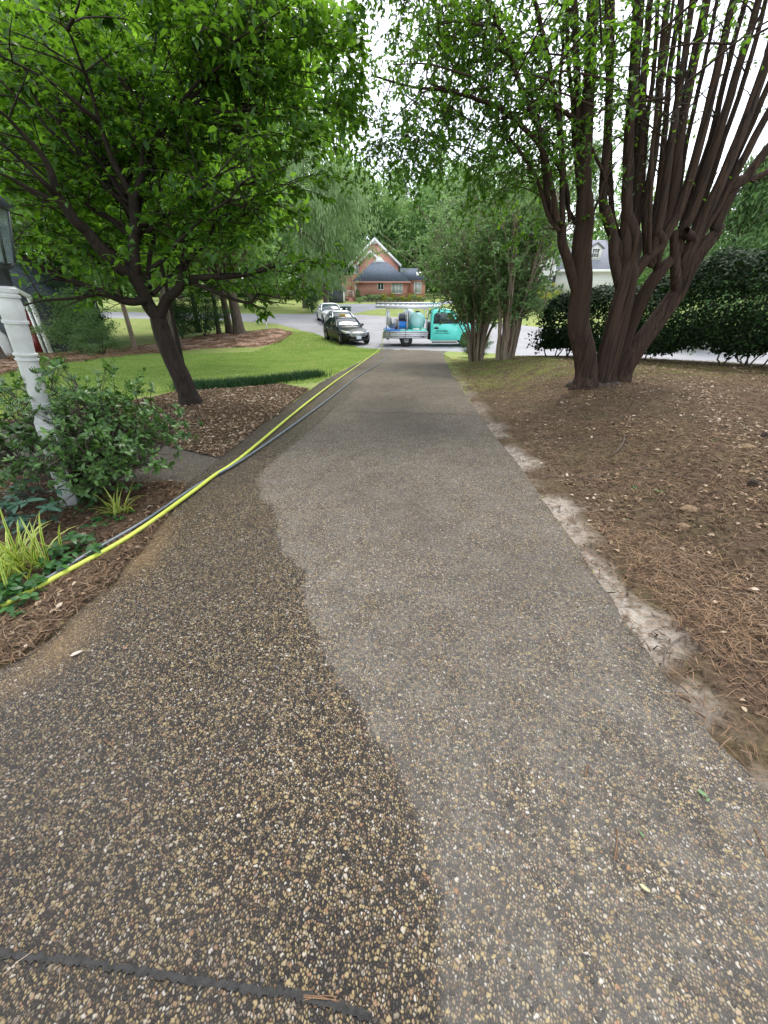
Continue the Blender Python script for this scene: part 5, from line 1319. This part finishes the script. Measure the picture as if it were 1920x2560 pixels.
leafy('seedling', 'tiny seedling between the two hoses', (305,1352), 4, .05, .022, .6, M['cover'], 60, .03, 4, 'seedling')
leafy('seedling', 'tiny seedling near the stained corner of the left bed', (40,1590), 4, .035, .016, .6, M['cover'], 61, .025, 3, 'seedling')
leafy('grass_tuft', 'little green grass tuft in the pale sand along the right driveway edge', (1597,1538), 3, .03, .02, .3, M['cover'], 62, .03, 3, 'grass')
rg = np.random.RandomState(63)
for (pix, lab) in (((1497,1238), 'pale green weed right of the mossy patch'), ((1600,1230), 'pale green weed above the flat tan stone'), ((1660,1235), 'bright weed in the pine straw next to the tan stone'), ((1610,1115), 'weed tuft in the litter right of the long twig'), ((1520,1148), 'small weed below the myrtle roots'), ((1790,1108), 'weed far right in the leaf litter under the hedge'), ((1570,1295), 'weed in the pine straw nearest the driveway')):
    leafy('weed', lab, pix, 6, .035, .035, .5, M['shrub'], rg.randint(999), .06, 4, 'weed')

# ---- mid distance and far trees
CR = {}
def crown_mesh(key, n, leaf, mat, seed, nclump=60, shape='round', wr=.6):
    rg = np.random.RandomState(seed); C, Dd, Nn = [], [], []
    per = n//nclump
    for k in range(nclump):
        if shape == 'cone':
            z = rg.rand()**.8; r = (1-z)*.95+.06; a = rg.uniform(0, 6.28); rad = r*(.35+.65*rg.rand()**.4); c = np.array((math.cos(a)*rad, math.sin(a)*rad, z*2-1)); sg = np.array((.16*r+.06, .16*r+.06, .035))
        elif shape == 'pine':
            z = rg.uniform(.1, 1); a = rg.uniform(0, 6.28); rad = (1.05-z*.75)*rg.uniform(.3, 1); c = np.array((math.cos(a)*rad, math.sin(a)*rad, z*2-1)); sg = np.array((.14, .14, .05))
        else:
            d = nrm(rg.normal(0, 1, 3)); rad = .35+.62*rg.rand()**.45; lob = 1+.22*math.sin(3*math.atan2(d[1], d[0])+seed)+.15*math.sin(4*d[2]*3+seed)
            c = d*rad*lob; c[2] = c[2]*.95; s_ = rg.uniform(.09, .2); sg = np.array((s_, s_, s_*.6))
        q = c+rg.normal(0, 1, (per, 3))*sg; C.append(q); out = nrm(q+UP*.3)
        if shape == 'weep': dd = nrm(out*.4-UP*.9+rg.normal(0, .3, (per, 3)))
        else: dd = nrm(out*.6+rg.normal(0, .7, (per, 3))-UP*.2)
        Dd.append(dd); Nn.append(nrm(UP*.8+out*.5+rg.normal(0, .5, (per, 3))))
    C = np.concatenate(C); Dd = np.concatenate(Dd); Nn = np.concatenate(Nn)
    CR[key] = leaf_mesh('crown', C, Dd, Nn, leaf*rg.uniform(.7, 1.3, len(C)), wr, mat, simple=True, droop=.15)
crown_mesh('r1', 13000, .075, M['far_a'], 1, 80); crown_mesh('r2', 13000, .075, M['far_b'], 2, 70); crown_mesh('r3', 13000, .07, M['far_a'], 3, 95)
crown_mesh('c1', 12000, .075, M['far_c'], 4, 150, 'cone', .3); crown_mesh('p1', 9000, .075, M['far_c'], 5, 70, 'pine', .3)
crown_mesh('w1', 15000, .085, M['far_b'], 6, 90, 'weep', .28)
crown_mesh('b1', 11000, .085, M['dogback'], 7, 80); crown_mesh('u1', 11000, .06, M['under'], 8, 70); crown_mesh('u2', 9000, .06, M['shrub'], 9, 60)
crown_mesh('y1', 2500, .11, M['yellowshrub'], 10, 30); crown_mesh('s1', 2500, .11, M['far_b'], 12, 30); crown_mesh('d1', 2500, .11, M['under'], 13, 26)
def tree(label, x, y, cr, cz, rx, rz, tr=.2, bark='bark_grey', seed=0, name='leafy_tree', cat='tree', ry=None, limbs=7, group=None, trunk_h=None):
    rg = np.random.RandomState(seed+100); gz = float(g(x, y)); o = thing(name, label, cat, (x, y, gz), 0, group)
    top = trunk_h or (cz+rz*.5); pts = [(0, 0, -.2), (rg.normal(0, tr*.4), rg.normal(0, tr*.4), top*.35), (rg.normal(0, tr), rg.normal(0, tr), top*.7), (rg.normal(0, tr), 0, top)]
    ps = [limb(pts, tr, tr*.25, 6)]; ps[0][1][:2] *= np.array((1.35, 1.12))
    for k in range(limbs):
        i = rg.randint(len(ps[0][0])//3, len(ps[0][0])-1); p0 = ps[0][0][i]; a = rg.uniform(0, 6.28); e = rx*rg.uniform(.4, .8)
        p1 = np.array((math.cos(a)*e, math.sin(a)*e, min(cz+rz*.6, p0[2]+rz*rg.uniform(.1, .6)))); ps.append(limb([p0, (p0+p1)/2+UP*.1*rz*rg.rand(), p1], ps[0][1][i]*.55, tr*.08, 5))
    tubes(ps, 8, 'trunk', M[bark], o)
    c = put('crown', CR[cr], o, loc=(0, 0, cz)); c.scale = (rx, ry or rx, rz); c.rotation_euler = (0, 0, rg.uniform(0, 6.28) if ry is None else 0)
    return o
def tx_(px, py, D): return P(px, py, D)[0]
def bush(label, x, y, r, h, cr, name='shrub', cat='shrub', group=None):
    gz = float(g(x, y)); o = thing(name, label, cat, (x, y, gz), 0, group)
    rg = np.random.RandomState(int(abs(x*97+y*31)) % 9999); st_ = []
    for k in range(5):
        a = rg.uniform(0, 6.28); st_.append(limb([(0, 0, -.05), (math.cos(a)*r*.3, math.sin(a)*r*.3, h*.4), (math.cos(a)*r*.6, math.sin(a)*r*.6, h*.8)], .03, .01, 4))
    tubes(st_, 5, 'stem', M['twig'], o)
    c = put('foliage', CR[cr], o, loc=(0, 0, h*.52)); c.scale = (r, r, h*.5); c.rotation_euler = (0, 0, rg.uniform(0, 6.28)); return o
# left backdrop behind the dogwood
tree('bright leafed tree with thin grey trunk directly behind the dogwood', tx_(452, 900, 12.5), 12.5, 'b1', 4.9, 2.9, 2.5, .075, 'bark_dog', seed=1)
tree('tall bright green tree at the far left behind the outbuilding', -23.0, 29, 'b1', 8.5, 5.2, 5.5, .3, seed=2)
tree('broad green tree between the outbuilding and the marker post', -16.5, 31, 'r1', 8.4, 4.4, 4.6, .28, seed=3)
tree('thick trunked tree at the end of the rusty straw bed', tx_(600, 838, 31.5), 31.5, 'r3', 9.0, 4.4, 4.6, .42, seed=4, trunk_h=9)
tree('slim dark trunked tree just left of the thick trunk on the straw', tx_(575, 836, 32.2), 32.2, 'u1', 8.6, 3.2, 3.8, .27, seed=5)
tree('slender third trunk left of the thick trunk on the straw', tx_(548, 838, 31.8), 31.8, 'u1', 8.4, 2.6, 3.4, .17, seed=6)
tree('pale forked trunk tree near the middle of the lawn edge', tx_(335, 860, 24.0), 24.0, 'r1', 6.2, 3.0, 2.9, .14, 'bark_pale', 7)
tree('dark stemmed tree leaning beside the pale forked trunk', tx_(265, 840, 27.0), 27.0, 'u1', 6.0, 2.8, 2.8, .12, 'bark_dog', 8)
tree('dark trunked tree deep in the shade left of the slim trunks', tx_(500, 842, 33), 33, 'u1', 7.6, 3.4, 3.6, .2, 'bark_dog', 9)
tree('tall bright green tree with its crown above and behind the dogwood', tx_(436, 850, 24), 24, 'b1', 12.5, 7.0, 7.0, .30, seed=10)
tree('tall bright tree standing behind the dogwood and left of the sky gap', tx_(740, 500, 54), 54, 'b1', 18.5, 5.8, 9.0, .3, seed=15)
tree('leafy tree on the far left edge above the outbuilding roof', -15, 16, 'r2', 7.2, 3.6, 3.6, .2, seed=11)
tree('weeping pale green tree left of the red house', tx_(800, 700, 44), 47, 'w1', 8.2, 4.8, 5.6, .3, seed=12)
tree('full green tree across the road behind the marker post', -17, 56, 'r1', 9.0, 6.5, 6.5, .35, seed=13)
tree('pale round tree across the road left of the weeping tree', -26, 54, 'r2', 9.5, 6.5, 7, .35, seed=14)
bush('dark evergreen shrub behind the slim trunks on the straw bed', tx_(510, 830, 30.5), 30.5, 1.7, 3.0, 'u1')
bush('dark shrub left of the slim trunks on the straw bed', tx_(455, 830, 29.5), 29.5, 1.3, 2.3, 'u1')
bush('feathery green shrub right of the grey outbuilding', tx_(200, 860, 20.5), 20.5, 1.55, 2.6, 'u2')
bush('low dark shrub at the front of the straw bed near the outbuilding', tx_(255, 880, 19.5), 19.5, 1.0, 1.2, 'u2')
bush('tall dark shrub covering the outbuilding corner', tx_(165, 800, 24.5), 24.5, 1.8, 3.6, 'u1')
# far trees behind the red house
for i, (px, D, cr, cz, rx, rz, lab) in enumerate([
    (690, 96, 'r1', 13, 7, 8, 'tall tree far left of the red house'), (775, 92, 'r2', 12, 6.5, 8.5, 'tall pale tree just left of the red gable'),
    (850, 104, 'r3', 14, 7, 9, 'broad tree behind the left slope of the red gable'), (915, 98, 'r1', 14.0, 6.5, 9.2, 'tall tree directly behind the red gable peak'),
    (975, 108, 'r2', 13.5, 6.5, 9.0, 'pale tall tree right behind the red gable'), (1035, 96, 'r3', 12.5, 6.5, 8.5, 'deep green tree right of the red house'),
    (1110, 102, 'r1', 15.5, 7.5, 9, 'tall tree rising above the bushy myrtle'), (1190, 94, 'r2', 14, 7, 8.5, 'pale tree behind the bushy myrtle'),
    (1300, 92, 'r3', 13.5, 7, 8.5, 'tree behind the left end of the white house'), (620, 105, 'r3', 14, 7.5, 9, 'far tree beyond the road behind the thick trunk'),
    (540, 90, 'r1', 13, 7.5, 8.5, 'far tree behind the dogwood crown'), (440, 84, 'r2', 12, 7, 8, 'far pale tree behind the dogwood limbs')]):
    tree(lab, tx_(px, 700, D), D, cr, cz, rx, rz, .4, seed=20+i)
for i, (px, D, cz, rx, rz, lab) in enumerate([(815, 112, 15, 3.6, 8.5, 'tall dark pine behind the weeping tree'), (1000, 116, 16, 3.6, 8, 'tall dark pine behind the red house'), (1420, 84, 13, 4.0, 8.5, 'tall pine behind the white house roof'), (1520, 88, 14, 4.2, 9, 'second tall pine behind the white house dormer')]):
    tree(lab, tx_(px, 700, D), D, 'p1', cz, rx, rz, .3, seed=40+i, name='pine_tree')
# right backdrop
tree('feathery dark conifer rising above the hedge at the right edge', tx_(1830, 620, 24), 24, 'c1', 3.6, 3.4, 4.6, .22, seed=50, name='conifer_tree')
tree('pale green conifer beside the dark one above the hedge', tx_(1950, 620, 28), 28, 'c1', 4.0, 4.2, 5.2, .25, seed=51, name='conifer_tree')
tree('leafy tree between the white house and the conifers', tx_(1700, 640, 62), 64, 'r2', 8.0, 5.0, 6.0, .3, seed=52)
tree('rounded tree at the right edge beyond the hedge', tx_(2050, 640, 46), 48, 'r1', 8, 5.5, 6, .3, seed=53)
tree('leafy tree left of the white house by its gable', tx_(1250, 700, 47), 47.5, 'r3', 5.4, 1.8, 2.9, .14, seed=54)
tree('light tree in front of the white house gable roof', tx_(1392, 640, 44), 45, 'u2', 5.4, 1.3, 1.4, .09, seed=55)
bush('yellow leaved shrub in front of the white house', tx_(1362, 748, 49), 49, 1.25, 1.9, 'y1')
bush('blue green low shrub below the yellow shrub', tx_(1345, 766, 46.5), 46.5, 1.5, 1.0, 'd1')
bush('dark purple brown shrub left of the yellow shrub', tx_(1335, 742, 50), 50, 1.1, 1.9, 'd1')
bush('slim dark shrub at the corner of the white house', tx_(1396, 738, 51), 51, .5, 2.0, 'd1')
bush('dense dark shrub under the white house front windows', tx_(1372, 735, 51.3), 51.2, 1.0, 1.5, 'd1')
q = gp(1178, 893); bush('dark leafy sprouts at the foot of the bushy myrtle in front of the truck bonnet', q[0], q[1]-.3, .62, 1.25, 'u1')
q = gp(1135, 868); bush('dark low foliage hanging before the truck front wheel', q[0]+.45, q[1]-4.5, .5, 1.0, 'u1')
# the wood beyond the houses, one mass
rw = np.random.RandomState(77); n_ = 60000
an_ = rw.uniform(R(-62), R(62), n_); dd_ = 122+rw.normal(0, 5, n_)+6*np.sin(an_*23); X_ = np.sin(an_)*dd_; Y_ = np.cos(an_)*dd_
Z_ = g(X_, Y_)+np.abs(rw.normal(0, 1, n_))*(6.5+2.5*np.sin(an_*31)+1.5*np.sin(an_*77))
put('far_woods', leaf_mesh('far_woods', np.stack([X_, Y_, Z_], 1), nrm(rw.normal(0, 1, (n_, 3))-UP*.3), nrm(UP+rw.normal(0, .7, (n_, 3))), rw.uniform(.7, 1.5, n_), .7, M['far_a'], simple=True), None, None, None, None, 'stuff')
# planting along the red house
rg = np.random.RandomState(71)
nm = ['yellow flowering clump', 'fresh green clump', 'lime green clump']
for i, cx in enumerate(np.linspace(600, 1440, 13)):
    px, py = c3(cx, 1180); x = P(px, py, 72.6)[0]
    k = 1 if cx < 760 else (0 if i % 2 else 2)
    pl = ['under the small window', 'left of the triple window', 'under the triple window', 'right of the triple window', 'under the right wing window'][min(4, i//3)]
    bush(['spiky ', 'low ', 'rounded '][i % 3]+nm[k]+' '+pl, x, 72.4+rg.uniform(-.5, .6), rg.uniform(.5, .8), rg.uniform(.7, 1.3), 's1' if k else 'y1', 'flower_clump', 'flowers')
bush('dark pointed evergreen at the porch steps of the red house', P(*c3(375, 1200), 70.5)[0], 70.5, .5, 1.9, 'd1', 'evergreen_shrub')
bush('grey green mounded shrub right of the pointed evergreen', P(*c3(430, 1200), 71.5)[0], 71.5, .8, 1.0, 's1')
bush('brownish shrub below the small window of the red house', P(*c3(530, 1180), 72.5)[0], 72.5, .6, 1.2, 'd1')
bush('pale ornamental grass beside the neighbour drive', P(*c3(395, 1250), 66)[0], 66, .5, .9, 's1', 'ornamental_grass', 'grass')
bush('dark pendulous conifer shrub at the road edge behind the cars', tx_(776, 785, 46), 44.9+2.2, .9, 2.6, 'u1')

# ------------------------------------------------------------------ grass, edging and litter
rg = np.random.RandomState(81)
def tri_blades(name, x, y, L, wd, mat, off=.0, lean=.5, label=None):
    n = len(x); z = g(x, y)+off; a = rg.uniform(0, 6.283, n); b = np.stack([x, y, z], 1)
    sd = np.stack([np.cos(a), np.sin(a), 0*a], 1)*(wd*rg.uniform(.7, 1.3, n))[:, None]
    t = b+np.stack([rg.normal(0, lean, n)*L, rg.normal(0, lean, n)*L, L], 1)*rg.uniform(.6, 1.2, n)[:, None]
    mid = b+(t-b)*.55+np.array((0, 0, .15))*np.asarray(L)[..., None]*.5
    V = np.stack([b-sd, b+sd, mid+sd*.7, mid-sd*.7, t], 1).reshape(-1, 3); o = np.arange(n)[:, None]*5
    o_ = put(name, np_mesh(name, V, [o+np.array([[0,1,2,3]]), o+np.array([[3,2,4]])], mat), None, label, None, None, 'stuff'); return o_
lawn = [(-1.9, 9.0), (-3.6, 8.9), (-4.6, 7.6), (-5.4, 5.6), (-12, 6.5), (-22, 18), (-12, 19.5), (-7.6, 21.5), (-3.5, 24.6), (.2, 24), (.6, 18), (0, 13), (-.8, 9.5)]
x = rg.uniform(-22, 0, 420000); y = rg.uniform(5.5, 27, 420000)
m_ = inside(lawn, x, y) & ~inside(drive_poly, x, y) & (rg.rand(len(x)) < np.clip(9/y, .25, 1)**1.2)
x, y = x[m_][:130000], y[m_][:130000]
tri_blades('grass', x, y, np.full(len(x), .05), .004+.0004*y, M['grass'], .0, .6)
xx = rg.uniform(-7, .5, 16000); yy_ = rg.uniform(22, 33, 16000); m_ = ~inside(street, xx, yy_) & ~inside(drive_poly, xx, yy_)
tri_blades('grass', xx[m_], yy_[m_], np.full(m_.sum(), .08), .014, M['grass'], 0, .6)
# mondo grass edging between lawn and bed
mp_ = np.array(G2([(455,974), (560,969), (640,963), (720,953), (800,942)])); t_ = rg.rand(5200); i = np.minimum((t_*(len(mp_)-1)).astype(int), len(mp_)-2); f = t_*(len(mp_)-1)-i
c = mp_[i]+(mp_[i+1]-mp_[i])*f[:, None]+rg.normal(0, .13, (5200, 2))
tri_blades('mondo_grass', c[:, 0], c[:, 1], np.full(5200, .20), .006, M['mondo'], -.01, .45)

def scatter(poly, n, dens=None):
    p = np.array(poly); lo, hi = p.min(0), p.max(0); x = rg.uniform(lo[0], hi[0], n); y = rg.uniform(lo[1], hi[1], n)
    m = inside(poly, x, y)
    if dens is not None: m &= rg.rand(n) < dens(x, y)
    return x[m], y[m]
def needles(name, x, y, L, wd, mat, off, tilt=.10):
    n = len(x); a = rg.uniform(0, 6.283, n); l = L*rg.uniform(.5, 1.2, n); z = g(x, y)+off+rg.uniform(0, .012, n); e = rg.normal(0, tilt, n)
    c = np.stack([x, y, z], 1); d = np.stack([np.cos(a), np.sin(a), np.abs(e)], 1)*l[:, None]*.5; s = np.stack([-np.sin(a), np.cos(a), rg.normal(0, .3, n)], 1)*wd*rg.uniform(.7, 1.4, n)[:, None]
    k = s*rg.normal(0, 3.5, n)[:, None]+np.array((0, 0, .004))
    V = np.stack([c-d-s, c-d+s, c+k+s, c+k-s, c+d+s*.5, c+d-s*.5], 1).reshape(-1, 3); o = np.arange(n)[:, None]*6
    put(name, np_mesh(name, V, [o+np.array([[0,1,2,3]]), o+np.array([[3,2,4,5]])], mat), None, None, None, None, 'stuff')
near = lambda x, y: np.clip(2.6/np.maximum(np.hypot(x, y), .5), .06, 1)**1.1
clear = lambda x, y: np.where(segdist(right_edge, x, y) < .22, .22, 1.)
patchy = lambda x, y: .22+.78*sst(np.sin(x*2.1+1)*np.cos(y*1.7)+.6*np.sin(x*4.3+y*3.1), -.6, .6)
x, y = scatter(bed_r, 700000, lambda x, y: near(x, y)*clear(x, y)*patchy(x, y)); print('needles', len(x)); needles('pine_needles', x, y, .11, .0011, M['needle'], .034)
x, y = scatter(bed_r, 330000, lambda x, y: near(x, y)*clear(x, y)); needles('bark_chips', x, y, .045, .0042, M['chip'], .034)
def litter(name, x, y, Lr, mat, off, flat=.35):
    n = len(x); a = rg.uniform(0, 6.283, n); d = np.stack([np.cos(a), np.sin(a), rg.normal(0, .18, n)], 1)
    put(name, leaf_mesh(name, np.stack([x, y, g(x, y)+off+rg.uniform(0, .012, n)], 1), d, nrm(UP+rg.normal(0, flat, (n, 3))), rg.uniform(*Lr, n), .55, mat, .35, .15), None, None, None, None, 'stuff')
x, y = scatter(bed_r, 120000, lambda x, y: (.25+1.1*sst(np.sin(x*2.7+y*.9)*np.cos(y*2.3-x*.7)+.5*np.sin(x*6.1-y*3.7), -.1, .9))*np.clip(.14+.75*sst(x-.25*y, .6, 3.2), 0, 1)*np.clip(5/np.maximum(np.hypot(x, y), 1), .2, 1)*clear(x, y)); print('leaves', len(x)); litter('leaf_litter', x, y, (.016, .055), M['deadleaf'], .036)
bl = bed_l; x, y = scatter(bl, 60000); litter('leaf_litter', x[:9000], y[:9000], (.02, .06), M['deadleaf'], .028); x, y = scatter(bl, 60000); needles('bark_chips', x, y, .035, .004, M['chip'], .026)
x, y = scatter(bed_f, 60000); needles('pine_needles', x[:9000], y[:9000], .10, .0011, M['needle'], .034); needles('bark_chips', x[9000:26000], y[9000:26000], .05, .0045, M['chip'], .034)
x, y = scatter(bed_f, 4000); litter('leaf_litter', x[:900], y[:900], (.02, .055), M['deadleaf'], .036)
x, y = scatter([tuple(p) for p in straw], 60000); needles('pine_needles', x[:26000], y[:26000], .22, .012, M['needle'], .05)
x, y = scatter(drive_poly, 2600, lambda x, y: np.clip(1.6/np.maximum(y, .5), .05, .8)); needles('loose_needles', x, y, .05, .0007, M['needle'], .022, .02)
mo = [p for p in bed_r]; x, y = scatter(bed_r, 160000, lambda x, y: sst(y, 7.2, 10.5)*.95*np.exp(-((x-2.9)/2.4)**2)*(.25+.75*sst(np.sin(x*3.3+y*1.1)*np.cos(y*2.7-x), -.2, .6))); tri_blades('moss_grass', x[:30000], y[:30000], np.full(len(x[:30000]), .032), .007, M['grass'], .02, .9)

# ---- single things lying about
def leaf_thing(label, pix, L, wr, col, rot, cat='leaf', name='fallen_leaf', off=.024):
    q = gp(*pix); o_ = rg.normal(0, .08, 3); me = leaf_mesh(name, np.array([[-L/2*math.cos(rot), -L/2*math.sin(rot), 0.004]]), np.array([[math.cos(rot), math.sin(rot), .06]]), np.array([UP+o_]), np.array([L]), wr, col, .35, -.08)
    return put(name, me, None, label, cat, loc=(q[0], q[1], float(g(q[0], q[1]))+off))
paleleaf = leafmat('pale fallen leaf', [(0, (.42,.36,.30)), (1, (.5,.44,.38))], (.3,.25,.2), .1); greenleaf = leafmat('fresh fallen leaf', [(0, (.10,.20,.08)), (1, (.13,.24,.09))], (.2,.4,.1), .2)
brownleaf = leafmat('brown fallen leaf', [(0, (.20,.10,.05)), (1, (.26,.14,.07))], (.2,.1,.05), .1); khaki = leafmat('khaki fallen leaf', [(0, (.36,.36,.2)), (1, (.4,.4,.22))], (.2,.2,.1), .1)
leaf_thing('pale pinkish fallen leaf on the wet aggregate at the left', (198,1645), .062, .42, paleleaf, .5)
leaf_thing('brown curled leaf lying right of the pale leaf', (322,1628), .04, .3, brownleaf, 1.1)
leaf_thing('fresh green leaf lying on the right half of the driveway', (1747,1996), .034, .5, greenleaf, -.9)
leaf_thing('tiny green leaf piece beside the larger fresh green leaf', (1762,2010), .018, .5, greenleaf, .4)
leaf_thing('small green leaf next to the brown needle bundle', (1596,2096), .02, .4, greenleaf, 1.9)
leaf_thing('khaki oval leaf low on the right half of the driveway', (1604,2230), .03, .45, khaki, -.8)
for i, (pix, L, rot, lab) in enumerate([((805,2503), .095, -.12, 'pale bundle of pine needles on the dark joint'), ((1535,2115), .11, 1.05, 'brown pine needle bundle on the right half of the driveway'), ((1890,2110), .09, 1.25, 'brown pine needle bundle near the right frame edge'), ((1462,1935), .06, .95, 'short brown needle bundle on the dry aggregate'), ((280,1870), .075, -.45, 'tan needle pair on the wet aggregate')]):
    q = gp(*pix); A = Acc()
    for k in range(3 if i else 5):
        a = rot+rg.normal(0, .09); d = np.array((math.cos(a), math.sin(a), 0))*L/2; p_ = [-d, np.array((rg.normal(0, .002), rg.normal(0, .002), .004)), d*rg.uniform(.7, 1)]
        A.add(*tube(spline(p_, 4), np.full(9, .0011), 4))
    put('needle_bundle', A.mesh('needle_bundle', M['needle']), None, lab, 'pine needles', loc=(q[0], q[1], float(g(q[0], q[1]))+.024))
def twig(label, pix, r=.007, name='fallen_twig'):
    pts = []
    for a in pix: q = gp(*a); pts.append((q[0], q[1], q[2]+.034+r+rg.uniform(0, .006)))
    p = spline(pts, 6); V, F = tube(p, np.linspace(r, r*.5, len(p)), 6); put(name, np_mesh(name, V, [F], M['bark_grey'], True), None, label, 'twig')
twig('curved grey root twig standing out of the mulch below the crape myrtle', [(1558,1098), (1555,1116), (1540,1138), (1520,1150)], .010)
twig('long thin brown twig lying across the pine straw', [(1570,1180), (1640,1186), (1700,1203), (1760,1220)], .006)
twig('dark twig curving at the sandy driveway edge', [(1710,1600), (1668,1628), (1652,1660), (1660,1700), (1700,1740), (1740,1775)], .004)
twig('short twig left of the mossy patch', [(1470,1210), (1500,1198), (1545,1188)], .006)
twig('thin dark twig above the pine straw near the driveway', [(1415,1118), (1460,1110), (1500,1098)], .005)
twig('pale twig beside the sandy edge', [(1360,1203), (1390,1196), (1412,1183)], .004)
def cone(label, pix, s):
    q = gp(*pix); o = thing('pine_cone', label, 'pine cone', (q[0], q[1], q[2]+.03+s*.4), 0); m = MB()
    m.lathe([(.01, -s*.8), (s*.35, -s*.4), (s*.38, 0), (s*.25, s*.5), (.01, s*.85)], n=12)
    for j in range(9):
        z = -s*.75+j*s*.18; rr = s*.5*math.sin(math.pi*(j+1.4)/11)+.004
        for k in range(8):
            a = k*math.pi/4+j*.4; m.loft([[(math.cos(a+e)*rr*.6, math.sin(a+e)*rr*.6, z+h) for e, h in ((-.25,0),(.25,0),(.2,.006),(-.2,.006))], [(math.cos(a+e)*rr*1.25, math.sin(a+e)*rr*1.25, z+.010+h) for e, h in ((-.2,0),(.2,0),(.1,.006),(-.1,.006))]])
    b = m.build('scales', M['cone'], o); b.rotation_euler = (R(80), 0, rg.uniform(0, 6)); return o
cone('dark pine cone lying in the litter at the right edge, the nearer one', (1880,1222), .045)
cone('dark pine cone in the litter at the right edge, the farther one', (1908,1100), .045)
def rock(label, pix, sx_, sy_, sz_, seed):
    q = gp(*pix); r_ = np.random.RandomState(seed); bm = bmesh.new(); bmesh.ops.create_icosphere(bm, subdivisions=3, radius=1)
    for v in bm.verts:
        k = 1+.10*math.sin(v.co.x*4+seed)+.08*math.sin(v.co.y*5+v.co.z*3+seed); v.co = Vector((v.co.x*sx_*k, v.co.y*sy_*k, v.co.z*sz_*k))
    me = bpy.data.meshes.new('stone'); bm.to_mesh(me); bm.free(); me.materials.append(M['rock']); me.polygons.foreach_set('use_smooth', np.ones(len(me.polygons), bool))
    put('stone', me, None, label, 'stone', loc=(q[0], q[1], q[2]+.03))
rock('flat tan stone half sunk in the pine straw', (1720,1282), .075, .05, .028, 1)
rock('small tan stone just below the flat tan stone', (1706,1325), .05, .035, .02, 2)
rock('tan stone higher up in the leaf litter at the right', (1868,1128), .075, .05, .03, 3)
